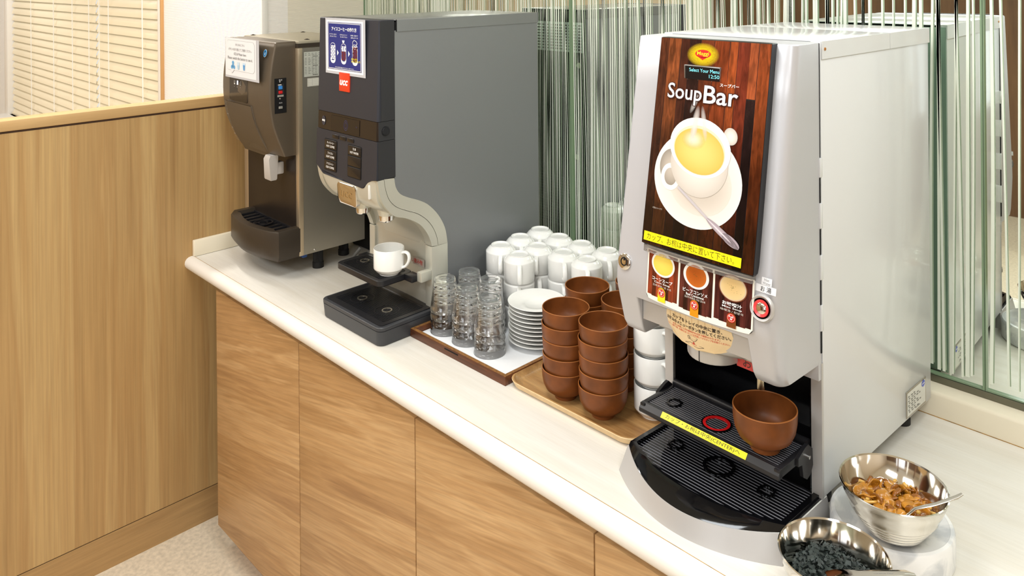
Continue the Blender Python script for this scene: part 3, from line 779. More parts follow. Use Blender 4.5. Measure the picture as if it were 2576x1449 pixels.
rows = [[(a, b, fz(a, b)+.0004) for a, b in o1], [(a, b, .0465) for a, b in i1], [(a, b, .0462) for a, b in g1], [(a, b+.004, .038) for a, b in g1], [(a, .0, .038) for a, b in g1]]
loft(bm, rows, cap=False, closed=False)
for s, u, uo in ((0, -.303, -.3115), (1, -.015, -.0055)):
    P = [(uo, -.113, .0460), (uo, .0, .0442), (u, .0, .0442), (u, -.107, .0460)]
    vs = [bm.verts.new(p) for p in P]; bm.faces.new(vs)
    P = [(uo, -.113, .0460), (uo, 0, .0442), (uo, 0, .039), (uo, -.113, .039)]
    vs = [bm.verts.new(p) for p in P]; bm.faces.new(vs)
    P = [(u, -.107, .0460), (u, 0, .0442), (u, 0, .038), (u, -.103, .038)]
    vs = [bm.verts.new(p) for p in P]; bm.faces.new(vs)
finish('drip_tray', bm, m_blkg, soup, 40)
m_rib = mat('rib_edge', (120, 120, 126), .25)
bm = bmesh.new()
for k in range(20):
    v = -.140+k*.0073
    h_ = .143
    if v < -.104: h_ = .143*math.sqrt(max(0, 1-((-.104-v)/.044)))*.98
    box(bm, -.159-h_, -.159+h_, v-.0007, v+.0007, .0381, .0386)
finish('drip_grill', bm, m_rib, soup, 0)['kind'] = 'stuff'
def ringobj(name, c, r0, r1, z0, z1, m, spokes=0):
    bm = bmesh.new(); lathe(bm, [(r0, z0), (r0, z1), (r1, z1), (r1, z0), (r0, z0)], 40, (c[0], c[1], 0))
    for k in range(spokes):
        a = 2*PI*k/spokes; x = c[0]+(r1+.001)*math.cos(a); y = c[1]+(r1+.001)*math.sin(a); box(bm, x-.0012, x+.0012, y-.0012, y+.0012, z0, z1-.0006)
    return finish(name, bm, m, soup, 30)
ringobj('cup_ring', (-.163, -.054), .022, .028, .040, .0428, m_blkg); ringobj('drain_boss', (-.253, -.056), .011, .014, .040, .0428, m_blkg, 8); ringobj('drain_boss', (-.072, -.054), .011, .014, .040, .0428, m_blkg, 8)
# cup shelf
sh = B('cup_shelf', m_blks, soup, -.292, -.024, -.096, -.004, .106, .1182, bev=.001)
bm = bmesh.new()
loft(bm, [[(-.296, -.106, .1035), (-.0205, -.106, .1035), (-.0205, -.099, .1035), (-.296, -.099, .1035)], [(-.297, -.1075, .106), (-.0195, -.1075, .106), (-.0195, -.0955, .106), (-.297, -.0955, .106)],
          [(-.297, -.1070, .1120), (-.0195, -.1070, .1120), (-.0195, -.0955, .1120), (-.297, -.0955, .1120)], [(-.2965, -.0995, .1200), (-.020, -.0995, .1200), (-.020, -.0955, .1200), (-.2965, -.0955, .1200)]])
box(bm, -.297, -.287, -.104, -.006, .106, .1198, bev=.001); box(bm, -.0295, -.0195, -.104, -.006, .106, .1198, bev=.001)
finish('shelf_rim', bm, m_blks, soup, 30)
bm = bmesh.new(); tube(bm, [(-.292, -.006, .124), (-.022, -.006, .124)], .0065, 12); box(bm, -.29, -.025, -.012, -.002, .106, .12)
finish('shelf_hinge_bar', bm, m_blks, soup, 40)
bm = bmesh.new()
for k in range(15): v = -.094+k*.0057; box(bm, -.287, -.029, v-.0006, v+.0006, .1182, .1187)
finish('shelf_grill', bm, m_rib, soup, 0)['kind'] = 'stuff'
ringobj('cup_ring', (-.162, -.062), .0185, .0235, .1165, .1206, m_red).name = 'red_cup_ring'
ringobj('cup_ring', (-.162, -.062), .0237, .0262, .1165, .1204, m_blkg); ringobj('drain_boss', (-.253, -.060), .0105, .0135, .117, .1206, m_blkg, 8); ringobj('cup_ring', (-.071, -.062), .0105, .0135, .117, .1202, m_blkg)
for s in (0, 1):
    u = -.0185 if s == 0 else -.2985
    bm = bmesh.new(); prism(bm, [(-.052, .119), (-.03, .128), (-.02, .130), (-.006, .118), (-.004, .09), (-.012, .078), (-.024, .074), (-.036, .082), (-.040, .104), (-.052, .106)], 'x', u-.003, u+.003)
    finish('shelf_bracket', bm, m_blks, soup, 30)
bm = bmesh.new(); cyl(bm, (0, 0), .003, -.004, .006, 12); o = finish('bracket_screw', bm, m_chrome, soup); o.rotation_euler = (0, PI/2, 0); o.location = (-.0165, -.024, .112)
def ff(a, b, h):  # label folded over the front lip: b<=0 down the front, b>0 on top
    return Vector((a, -.1070+b*.684-.0004-h*.7, .1120+b*.73+.0003+h*.7))
S = Sheet(ff)
S.rect(-.249, -.078, .0002, .0108, (247, 233, 24)); S.up()
S.text('カップ・お椀は中央(CENTER)へ', -.240, -.090, .0014, .0098, (70, 64, 20), .0)
S.build('shelf_label', soup)
S = Sheet(lambda a, b, h: Vector((-.0224-h, a, b))); S.rect(.03, .06, .205, .222, (205, 205, 196)); S.up(); S.text('QA', .035, .055, .209, .218, (50, 50, 50)); S.build('inner_sticker', soup)

# ================================================================== COFFEE MACHINE
cof = thing('coffee_machine', 'tall dark grey coffee machine with black front, curved silver arms and a blue poster', 'coffee machine', (.972, .07, ZC))
m_gbody = mat('grey_metallic_paint', (136, 138, 139), .42, metal=.4, bump=.12, scale=900)
m_head = mat('head_blue_black', (56, 57, 64), .42, metal=.3)
m_head2 = mat('head_black_side', (44, 44, 46), .5)
m_band = mat('band_brown_black', (42, 35, 30), .12)
m_chamf = mat('silver_warm', (206, 204, 190), .34, metal=.4)
rear = [(.035, .405), (.039, .382), (.053, .362), (.079, .348), (.108, .336), (.137, .320), (.165, .294), (.185, .266), (.197, .239), (.203, .205)]
front = [(-.015, .406), (-.009, .372), (.002, .346), (.022, .322), (.040, .308), (.067, .299), (.095, .285), (.117, .269), (.136, .245), (.147, .222), (.151, .208)]
groove = [(.004, .407), (.009, .380), (.020, .353), (.041, .332), (.071, .317), (.107, .301), (.137, .278), (.157, .252), (.168, .226), (.171, .206)]
def smooth(pts, k=3):
    out = []
    n = len(pts)
    for i in range(n-1):
        p0 = pts[max(i-1, 0)]; p1 = pts[i]; p2 = pts[i+1]; p3 = pts[min(i+2, n-1)]
        for j in range(k):
            t = j/k; out.append(tuple(.5*((2*p1[d])+(-p0[d]+p2[d])*t+(2*p0[d]-5*p1[d]+4*p2[d]-p3[d])*t*t+(-p0[d]+3*p1[d]-3*p2[d]+p3[d])*t**3) for d in range(2)))
    out.append(pts[-1]); return out
rear, front, groove = smooth(rear), smooth(front), smooth(groove)
# grey housing: side profile extruded; front edge follows the arm
prof = [(.04, .770)]+[(.037, .405)]+rear[1:]+[(.205, .0), (.55, .0), (.55, .770)]
for u0, u1 in ((-.002, 0), (-.28, -.278)):
    bm = bmesh.new(); prism(bm, prof, 'x', u0, u1); finish('side_panel', bm, m_gbody, cof, 30)
bm = bmesh.new(); prism(bm, [(.045, .79), (.045, .42), (.21, .34), (.21, .01), (.545, .01), (.545, .79)], 'x', -.278, -.002); finish('inner_body', bm, m_head2, cof)
bm = bmesh.new(); box(bm, -.2805, .0006, .0455, .552, .794, .7965, bev=.0008); box(bm, -.0002, .0016, .0465, .552, .767, .7958); box(bm, -.2822, -.2798, .0465, .552, .767, .7958)
finish('lid', bm, mat('lid_grey', (138, 140, 140), .25, metal=.4), cof, 30)
B('lid_gap', m_gap, cof, -.0001, .0010, .0440, .0462, .767, .797)
# back: vented dark panel seen in the mirror
B('back_panel', mat('back_dark', (36, 44, 38), .4), cof, -.276, -.004, .5505, .5525, .02, .76)
B('vent_panel', mat('vent_pale', (196, 206, 206), .4, .3), cof, -.25, -.01, .553, .5545, .66, .755)
bm = bmesh.new()
for k in range(9):
    for j in range(12): box(bm, -.245+j*.0195, -.232+j*.0195, .5546, .5552, .667+k*.0095, .671+k*.0095)
finish('vent_slots', bm, m_gap, cof, 0)['kind'] = 'stuff'
bm = bmesh.new()
for k in range(18): box(bm, -.25, -.02, .5526, .5534, .30+k*.009-.2, .3035+k*.009-.2)
finish('lower_louvres', bm, mat('louvre_green_black', (60, 66, 60), .4), cof, 0)['kind'] = 'stuff'
for x, z in ((-.255, .62), (-.03, .62), (-.04, .33)):
    bm = bmesh.new(); lathe(bm, [(0, .006), (.006, .005), (.009, 0)], 20); o = finish('bumper', bm, mat('bumper_clear', (190, 200, 170), .2), cof); o.rotation_euler = (-PI/2, 0, 0); o.location = (x, .5526, z)
# head
def hsec(z, e=0.0, u0=-.280, u1=.0005, dv=0.0):
    v = -.0045-(.797-z)*.0345+dv
    r = .004
    return [(u0+e, .0385, z), (u0+e, v+r+e, z), (u0+r+e, v+e, z), (u1-r-e, v+e, z), (u1-e, v+r+e, z), (u1-e, .0385, z)]
def hv(z): return -.0045-(.797-z)*.0345
bm = bmesh.new(); loft(bm, [hsec(.5495), hsec(.7955), hsec(.797, .0015)]); finish('upper_head', bm, m_head, cof, 30)
B('upper_head_side', m_head2, cof, -.001, .0012, -.003, .0385, .5495, .7945)
bm = bmesh.new(); loft(bm, [hsec(.502, .0008), hsec(.5485, .0008)]); finish('display_band', bm, m_band, cof, 30)
B('display_band_side', m_head2, cof, -.001, .0011, -.010, .0385, .502, .5485)
S0 = [(-.2805, .405), (-.272, .401), (-.262, .395), (-.252, .3885), (-.242, .3845), (-.060, .3785), (-.052, .3815), (-.046, .389), (-.036, .397), (-.02, .4045), (.0005, .4075)]
bm = bmesh.new()
rings = []
for (dz) in (0, 1):
    pass
top = [(a, .5010) for a, b in S0]
fr = [[(a, hv(b), b) for a, b in S0], [(a, hv(.501), .501) for a, b in S0]]
bk = [[(a, .0385, max(b, .40)) for a, b in S0], [(a, .0385, .501) for a, b in S0]]
ring0 = fr[0]+list(reversed(bk[0])); ring1 = fr[1]+list(reversed(bk[1]))
loft(bm, [ring0, ring1]); finish('lower_head', bm, m_head, cof, 30)
B('lower_head_side', m_head2, cof, -.001, .0011, -.0125, .0385, .4085, .501)
bm = bmesh.new(); lathe(bm, [(0, .0028), (.0095, .0028), (.0102, .0012), (.0118, .0014), (.012, 0)], 28); o = finish('side_knob', bm, m_blks, cof); o.rotation_euler = (0, PI/2, 0); o.location = (.0011, .010, .525)
S = Sheet(lambda a, b, h: Vector((a, hv(b)-.0004-h, b)))
S.rect(-.209, -.077, .5045, .5435, (34, 28, 24)); S.ell(-.2465, .5245, .0088, .0125, (52, 54, 66)); S.up()
S.text('stop', -.2535, -.2395, .5205, .5285, WHITE, .03)
S.ring(-.139, .524, .0085, .0093, (58, 62, 110), ry=1.4); S.ring(-.139, .524, .004, .0048, (58, 62, 110), ry=1.7); S.text('°F', -.094, -.087, .523, .527, (58, 62, 110))
S.build('band_print', cof)
# keypad frames and keys
bm = bmesh.new()
def keyframe(x0, x1, z0, z1):
    n = 4; o = rrect(x0-.0012, x1+.0012, z0-.0012, z1+.0012, .005, n)
    loft(bm, [[(a, hv(b)-.0002, b) for a, b in o], [(a, hv(b)+.001, b) for a, b in o]])
keyframe(-.2385, -.1775, .398, .4785); keyframe(-.1265, -.0650, .398, .4785)
finish('keypad_recess', bm, m_gap, cof)['kind'] = 'stuff'
def key(name, x0, x1, z0, z1, lines):
    bm = bmesh.new(); o = rrect(x0, x1, z0, z1, .0035, 4)
    loft(bm, [[(a, hv(b)+.0005, b) for a, b in o], [(a, hv(b)-.0012, b) for a, b in o], [(a+(.0008 if a < (x0+x1)/2 else -.0008), hv(b)-.0017, b+(.0008 if b < (z0+z1)/2 else -.0008)) for a, b in o]])
    k = finish(name, bm, mat('key_black', (30, 27, 26), .22), cof, 30)
    if lines:
        S = Sheet(lambda a, b, h: Vector((a, hv(b)-.0019-h, b)))
        for t, a0, a1, b0, b1, bo in lines: S.text(t, a0, a1, b0, b1, (236, 232, 226), bo)
        S.build('key_lettering', k)
zk = [(.4535, .4775), (.4265, .4510), (.3990, .4240)]
L_ = [('ホットコーヒー', 'HOT COFFEE'), ('アメリカン', 'LIGHT COFFEE'), ('アイスコーヒー', 'ICED COFFEE')]
for (z0, z1), (j, e) in zip(zk, L_):
    wj = .034 if len(j) > 5 else .026
    key('drink_button', -.2375, -.1785, z0, z1, [(j, -.208-wj/2, -.208+wj/2, z0+.0135, z0+.0195, .015), (e, -.2275, -.1885, z0+.0045, z0+.0100, .02)])
for k, (z0, z1) in enumerate(zk):
    key('drink_button', -.1255, -.0660, z0, z1, [('熱 湯', -.103, -.089, z0+.0135, z0+.0195, .015), ('HOT WATER', -.1150, -.0765, z0+.0045, z0+.0100, .02)] if k == 0 else None)
for x0 in (-.2005, -.1655, -.1305): key('menu_button', x0, x0+.0305, .4845, .4945, None)
# poster in a clear sleeve, and the red logo tab under it
B('poster_sleeve', mat('clear_sleeve', (196, 196, 200), .18), cof, -.2385, -.0525, hv(.72)-.0042, hv(.72)-.0034, .652, .797)
S = Sheet(lambda a, b, h: Vector((a, hv(.72)-.0045-h, b)))
BL = (34, 44, 124)
S.rect(-.2330, -.0610, .6585, .7915, (248, 248, 250)); S.up(); S.rect(-.2265, -.0685, .6635, .7870, BL); S.up()
S.frame(-.2235, -.0715, .6660, .7845, .0012, WHITE); S.frame(-.2255, -.0695, .6643, .7862, .0005, WHITE)
S.text('アイスコーヒーの作り方', -.2070, -.0900, .7640, .7750, WHITE, .03)
for (x, a, b) in ((-.2000, '①グラスいっぱいに', '氷を入れて下さい'), (-.1495, '②その上にコーヒー', 'を入れて下さい'), (-.1000, '③軽く混ぜて', '出来上がりです')):
    S.text(a, x-.0175, x+.0175, .7535, .7570, WHITE, .01); S.text(b, x-.0155, x+.0175, .7478, .7513, WHITE, .01)
for x in (-.2010, -.1500, -.0975):
    S.rr(x-.0125, x+.0125, .6795, .7330 if x < -.1 else .7290, .011, WHITE)
S.up()
for i, x in enumerate((-.2010, -.1500, -.0975)):
    S.rr(x-.0113, x+.0113, .6870, .7318 if i < 2 else .7250, .010, BL)
S.up()
for i, x in enumerate((-.2010, -.1500, -.0975)):
    for r in range(8):
        for c in range(2):
            z = .692+r*.0046; q = x-.005+c*.010+((r % 2)*.002)
            S.ell(q, z, .0047, .0026, (236, 238, 246) if (i == 0 or (i == 1 and r > 4)) else (110, 34, 40), n=8)
S.ring(-.0975, .7270, .0095, .0120, WHITE, ry=.5); S.path([(-.103, .69), (-.107, .739), (-.100, .744), (-.090, .741), (-.086, .735), (-.094, .731)], .0014, WHITE)
S.poly([(-.156, .7410), (-.144, .7410), (-.1465, .7345), (-.1535, .7345)], WHITE); S.rect(-.1503, -.1497, .718, .734, (110, 34, 40))
for x in (-.1765, -.1240): S.poly([(x-.0035, .7155), (x-.0035, .7005), (x+.0045, .7080)], WHITE)
S.up(); S.text('氷たっぷり', -.1130, -.0875, .6935, .6985, (250, 232, 30), .03); S.text('おいしさアップ！', -.1130, -.0735, .6870, .6925, (250, 232, 30), .03)
S.text('※ 熱い飲み物が抽出されますのでご注意ください', -.1900, -.1020, .6690, .6720, WHITE, .01)
S.build('poster', cof)
B('logo_tab', mat('orange_red', (226, 66, 36), .25), cof, -.1705, -.1235, hv(.63)-.0035, hv(.63)+.002, .610, .658, bev=.0008)
S = Sheet(lambda a, b, h: Vector((a, hv(.63)-.0037-h, b))); S.text('ucc', -.1665, -.1285, .6255, .6395, WHITE, .035, .25); S.build('logo_lettering', cof)
# silver arms
def armprism(name, u0, u1, a, b, e=0.0):
    bm = bmesh.new(); prism(bm, a+list(reversed(b)), 'x', u0, u1); return finish(name, bm, m_chamf, cof, 40)
armprism('front_arm', -.026, .0010, front, [(a-.0006, b-.0003) for a, b in groove]); armprism('rear_arm', -.020, .0010, [(a+.0006, b+.0003) for a, b in groove], rear)
armprism('front_arm', -.281, -.262, front, groove); armprism('rear_arm', -.281, -.262, groove, rear)
B('arm_column', m_chamf, cof, -.026, .0010, .150, .204, 0.045, .2055, bev=.0015); B('arm_column', m_chamf, cof, -.281, -.255, .150, .204, .045, .2055, bev=.0015)
# inner curved back between the arms
inn = smooth([(.02, .335), (.045, .315), (.080, .300), (.115, .282), (.143, .255), (.157, .225), (.160, .200)])
bm = bmesh.new(); prism(bm, inn+[(.20, .20), (.20, .33), (.04, .40), (.02, .40)], 'x', -.262, -.020); finish('inner_back_upper', bm, m_chamf, cof, 40)
bm = bmesh.new(); r0 = []; r1 = []
for k in range(13):
    t = k/12; u = -.257+.233*t; zt = .205+.028*math.sin(t*PI*.9+.25)-.006*t
    r0.append((u, .157+.006*math.sin(PI*t), .03)); r1.append((u, .157+.006*math.sin(PI*t), zt))
loft(bm, [r0+[(-.024, .2, .03), (-.257, .2, .03)], r1+[(-.024, .2, .2), (-.257, .2, .2)]]); finish('inner_back_lower', bm, m_chamf, cof, 40)
# chin
def s0z(u):
    for (a, b), (c, d) in zip(S0[:-1], S0[1:]):
        if a <= u <= c: return b+(d-b)*(u-a)/(c-a)
    return S0[0][1]
cv_ = smooth([(.410, -.0180), (.385, -.0178), (.366, -.0160), (.350, -.0125), (.337, -.0045), (.326, .008), (.318, .022), (.313, .036)], 3)
def chv(z):
    for (a, b), (c, d) in zip(cv_[:-1], cv_[1:]):
        if c <= z <= a: return b+(d-b)*(a-z)/(a-c)
    return cv_[-1][1] if z < .35 else cv_[0][1]
bm = bmesh.new(); G = []; NU, NT = 40, 22
for i in range(NT+1):
    t = i/NT; row = []
    ul = -.2805+.085*t**1.7; ur = -.0085
    for k in range(NU+1):
        s_ = k/NU; u = ul+(ur-ul)*s_; z = s0z(-.2805+(ur+.2805)*s_); z = z-.0004+(.313-z)*t
        edge = .016*(1-min(1, s_*6))**2+.0045*(1-min(1, (1-s_)*9))**2
        row.append(bm.verts.new((u, chv(z)+edge, z)))
    G.append(row)
for i in range(NT):
    for k in range(NU): bm.faces.new((G[i][k], G[i][k+1], G[i+1][k+1], G[i+1][k]))
# left return and top lip
for i in range(NT):
    a_, b_ = G[i][0], G[i+1][0]
    c_ = bm.verts.new((a_.co.x+.004, .07, a_.co.z)); d_ = bm.verts.new((b_.co.x+.004, .07, b_.co.z)); bm.faces.new((a_, b_, d_, c_))
    a_, b_ = G[i][-1], G[i+1][-1]
    c_ = bm.verts.new((a_.co.x, .07, a_.co.z)); d_ = bm.verts.new((b_.co.x, .07, b_.co.z)); bm.faces.new((a_, b_, d_, c_))
for k in range(NU):
    a_, b_ = G[0][k], G[0][k+1]
    c_ = bm.verts.new((a_.co.x, .02, a_.co.z)); d_ = bm.verts.new((b_.co.x, .02, b_.co.z)); bm.faces.new((a_, c_, d_, b_))
    a_, b_ = G[-1][k], G[-1][k+1]
    c_ = bm.verts.new((a_.co.x, .09, a_.co.z)); d_ = bm.verts.new((b_.co.x, .09, b_.co.z)); bm.faces.new((a_, b_, d_, c_))
finish('chin', bm, m_chamf, cof, 50)
# chrome badge
bm = bmesh.new(); o = rrect(-.0285, .0285, -.024, .024, .009, 6)
loft(bm, [[(a*1.03, b*1.03, -.006) for a, b in o], [(a*1.03, b*1.03, .0035) for a, b in o], [(a*.98, b*.97, .005) for a, b in o], [(a*.55, b*.55, .0062) for a, b in o]])
bd = finish('badge', bm, m_chrome, cof, 40); bd.scale = (1.5, 1.1, 1); bd.location = (-.1310, -.0145, .3500); bd.rotation_euler = (math.radians(94), 0, 0)
vs, fs, a0, a1, b0, b1 = glyphs('ucc', .0, .25); 
me = bpy.data.meshes.new('badge_lettering'); me.from_pydata([(-.018+.036*(v[0]-a0)/(a1-a0), -.0075+.015*(v[1]-b0)/(b1-b0), .0066) for v in vs], [], fs); me.materials.append(mat('badge_letter', (236, 224, 200), .25, 1))
o = bpy.data.objects.new('badge_lettering', me); C.objects.link(o); o.parent = bd
B('chin_latch', mat('latch_pale', (226, 222, 214), .4), cof, -.034, -.0275, -.0205, -.012, .356, .392, bev=.003)
# spouts
for u, v, z in ((-.128, .026, .300), (-.040, .036, .296)):
    bm = bmesh.new(); n = 24
    def sp(r, z_, k=0.0): return [(u+r*math.cos(2*PI*q/n)*(1.15 if math.cos(2*PI*q/n) > 0 else 1), v+r*math.sin(2*PI*q/n)*(1+k*(math.sin(2*PI*q/n) > 0)), z_) for q in range(n)]
    loft(bm, [sp(.022, z+.030, .5), sp(.019, z+.014, .6), sp(.0175, z+.010, .7)]); finish('spout_shroud', bm, m_chamf, cof, 40)
    bm = bmesh.new(); loft(bm, [sp(.017, z+.0105, .6), sp(.0165, z-.002, .4), sp(.013, z-.006, .2)]); finish('spout', bm, m_chrome, cof, 40)
# upper cup shelf
def tray_obj(name, x0, x1, y0, y1, z0, z1, r, m):
    bm = bmesh.new(); o = rrect(x0, x1, y0, y1, r, 5); i = rrect(x0+.012, x1-.012, y0+.012, y1-.012, r*.6, 5)
    loft(bm, [[(a, b, z0) for a, b in rrect(x0+.003, x1-.003, y0+.003, y1-.003, r, 5)], [(a, b, z0+.003) for a, b in o], [(a, b, z1-.0015) for a, b in o], [(a, b, z1) for a, b in rrect(x0+.0015, x1-.0015, y0+.0015, y1-.0015, r, 5)],
              [(a, b, z1) for a, b in i], [(a, b, z1-.003) for a, b in rrect(x0+.014, x1-.014, y0+.014, y1-.014, r*.6, 5)]])
    return finish(name, bm, m, cof, 30)
tray_obj('cup_shelf', -.253, -.050, .022, .130, .120, .137, .016, m_blks)
m_ribd = mat('rib_dark', (30, 30, 33), .38)
bm = bmesh.new()
for k in range(34): x = -.236+k*.0052; box(bm, x-.0012, x+.0012, .036, .116, .1342, .1369)
finish('shelf_grill', bm, m_ribd, cof, 0)['kind'] = 'stuff'
B('shelf_bracket', m_blks, cof, -.052, -.018, .100, .128, .121, .137, bev=.002); B('shelf_bracket', m_blks, cof, -.262, -.248, .100, .128, .121, .137, bev=.002)
B('bracket_cap', m_chamf, cof, -.018, .0006, .116, .150, .122, .147, bev=.002)
def ringc(name, c, r0, r1, z0, z1, m):
    bm = bmesh.new(); lathe(bm, [(r0, z0), (r0, z1), (r1, z1), (r1, z0)], 36, (c[0], c[1], 0)); return finish(name, bm, m, cof, 30)
ringc('drain_ring', (-.205, .083), .0095, .0125, .132, .1385, m_steel); ringc('position_ring', (-.205, .083), .0215, .0225, .1345, .1375, m_blks)
# drip base
bm = bmesh.new(); o = lambda e, z: [(a, b, z) for a, b in rrect(-.267+e, .006-e, -.016+e, .17, .018, 6)]
loft(bm, [o(.006, 0), o(.003, .004), o(.0005, .037), o(.002, .0375), o(.002, .0385), o(0, .039), o(0, .046), o(.0012, .0475)])
finish('drip_base', bm, mat('base_charcoal', (58, 59, 62), .38, bump=.05, scale=900), cof, 30)
bm = bmesh.new(); oo = lambda x0, x1, y0, y1, z, r=.008: [(a, b, z) for a, b in rrect(x0, x1, y0, y1, r, 4)]
loft(bm, [oo(-.256, -.004, -.006, .155, .0476), oo(-.256, -.004, -.006, .155, .0495), oo(-.238, -.018, .008, .142, .0495), oo(-.236, -.020, .010, .140, .0465)])
finish('drip_tray', bm, m_blks, cof, 30)
bm = bmesh.new()
for k in range(41): x = -.231+k*.0052; box(bm, x-.0012, x+.0012, .014, .136, .0468, .0490)
finish('drip_grill', bm, m_ribd, cof, 0)['kind'] = 'stuff'
for x in (-.183, -.071): ringc('drain_ring', (x, .060), .0105, .0135, .045, .0505, m_steel); ringc('position_ring', (x, .060), .031, .032, .0488, .0498, m_blks)
S = Sheet(lambda a, b, h: Vector((a, .1545-h, b))); S.rect(-.085, -.036, .142, .162, (176, 162, 150)); S.up(); S.text('い飲み物', -.090, -.044, .1455, .1585, (200, 60, 50), .01); S.build('warning_sticker', cof)

# ================================================================== ICE AND WATER DISPENSER
ice = thing('ice_dispenser', 'bronze and stainless ice and water dispenser beside the wooden partition', 'dispenser', (.412, .158, ZC), math.radians(-1.0))
m_brz = mat('bronze_plastic', (98, 87, 73), .38, metal=.35); m_brz2 = mat('bronze_dark', (66, 58, 49), .4, metal=.3)
m_stl = mat('stainless_side', (186, 181, 168), .34, metal=.85, bump=.04, scale=600)
bm = bmesh.new()
prism(bm, [(-.0, .0), (-.372, .0), (-.372, .228), (0, .228), (0, .012), (-.006, .003)], 'z', .06, .69)
for f in bm.faces: pass
finish('body', bm, m_stl, ice, 30)
bm = bmesh.new(); box(bm, -.374, .002, -.002, .230, .690, .712, bev=.004); finish('top_cover', bm, mat('top_bronze_grey', (150, 142, 122), .4, metal=.4), ice, 40)
B('top_band', m_brz2, ice, -.3745, .0025, -.0025, .2305, .692, .704)
for x, y in ((-.35, .02), (-.03, .045), (-.35, .205), (-.03, .205)):
    bm = bmesh.new(); cyl(bm, (x, y), .008, .711, .7135, 16); cyl(bm, (x, y), .004, .7135, .715, 12); finish('cap_screw', bm, m_brz2, ice)
B('front_column', mat('column_satin', (206, 188, 160), .3, metal=.7), ice, -.018, .0015, -.003, .012, .06, .69, bev=.001)
B('front_column', mat('column_satin'), ice, -.374, -.342, -.003, .012, .06, .69, bev=.001)
B('recess_back', mat('recess_brown', (52, 44, 38), .3, metal=.3), ice, -.342, -.018, -.004, .002, .14, .42)
# front cover profile
ip = smooth([(-.078, .708), (-.090, .65), (-.0975, .59), (-.098, .53), (-.090, .47), (-.076, .425), (-.052, .365)], 3)
def iv(z):
    for (a, b), (c, d) in zip(ip[:-1], ip[1:]):
        if d <= z <= b: return a+(c-a)*(b-z)/(b-d+1e-9)
    return ip[0][0] if z > ip[0][1] else ip[-1][0]
bm = bmesh.new(); rings = []
for i, (v, z) in enumerate([(-.075, .7105)]+ip):
    t = max(0, (.47-z)/.11); e = .002 if i == 0 else 0
    u0 = -.345+e+.03*t*t; u1 = -.014-e; r = .006
    p = [(u0, -.003, z)]
    for k in range(5): a = math.radians(180+90*k/4); p.append((u0+r+r*math.cos(a), v+.010+r+r*math.sin(a)-.0, z))
    for k in range(1, 8): s = k/8; p.append((u0+r+(u1-u0-2*r)*s, v+.010-.010*math.sin(PI*s), z))
    for k in range(5): a = math.radians(270+90*k/4); p.append((u1-r+r*math.cos(a), v+.010+r+r*math.sin(a), z))
    p.append((u1, -.003, z)); rings.append(p)
loft(bm, rings); finish('front_cover', bm, m_brz, ice, 40)
# lower centre panel (proud), control window
bm = bmesh.new(); rings = []
for z in (.512, .508, .47, .43, .40, .375, .362, .350):
    t = max(0, (.40-z)/.05); v = iv(max(z, .366))-.0015+(.0 if z < .51 else .001)+.012*t*t
    u0 = -.300+.012*t; u1 = -.117+.022*max(0, (.51-z)/.15)
    rings.append([(u0, -.02, z), (u0, v+.006, z), (u0+.005, v, z), (u1-.004, v, z), (u1, v+.004, z), (u1+.008, -.02, z)])
loft(bm, rings); finish('lower_panel', bm, m_brz, ice, 40)
bm = bmesh.new(); o = rrect(-.268, -.141, .5185, .607, .007)
loft(bm, [[(a, iv(b)-.0012, b) for a, b in o], [(a, iv(b)+.004, b) for a, b in o]]); finish('control_window', bm, mat('control_window', (42, 38, 34), .12), ice, 30)
S = Sheet(lambda a, b, h: Vector((a, iv(b)-.0016-h, b)))
S.rr(-.232, -.222, .570, .583, .002, (200, 196, 190)); S.rr(-.190, -.181, .570, .583, .001, (160, 156, 150)); S.rr(-.2125, -.2005, .570, .5835, .002, (236, 240, 255)); S.up()
S.rect(-.230, -.224, .574, .5835, (42, 38, 34)); S.rect(-.1885, -.1825, .5715, .5835, (42, 38, 34)); S.up()
S.text('氷', -.229, -.225, .5620, .5655, (190, 188, 184)); S.text('氷水', -.210, -.202, .5620, .5655, (190, 188, 184)); S.text('水', -.187, -.183, .5620, .5655, (190, 188, 184))
S.build('control_icons', ice)
S = Sheet(lambda a, b, h: Vector((a, iv(b)-.0022-h, b)))
S.path([(-.300, .5125), (-.118, .5125), (-.115, .485), (-.108, .45), (-.099, .405), (-.093, .362)], .0016, (26, 22, 18)); S.path([(-.271, .512), (-.271, .61)], .0008, (40, 34, 28)); S.path([(-.136, .512), (-.136, .60)], .0010, (40, 34, 28))
S.build('panel_seams', ice)
S = Sheet(lambda a, b, h: Vector((a, iv(b)+.010-.010*math.sin(PI*max(0, (a+.339)/.319))-.0008-h, b)))
for k in range(26):
    z = .506-k*.0052
    if k in (8, 17, 21): S.rect(-.333, -.305, z-.002, z+.001, (170, 166, 158))
    else:
        for q in range(4): S.rect(-.335+q*.0075, -.335+q*.0075+.004+.002*((k*q) % 2), z-.0007, z+.0007, (158, 152, 142))
S.build('caution_print', ice)
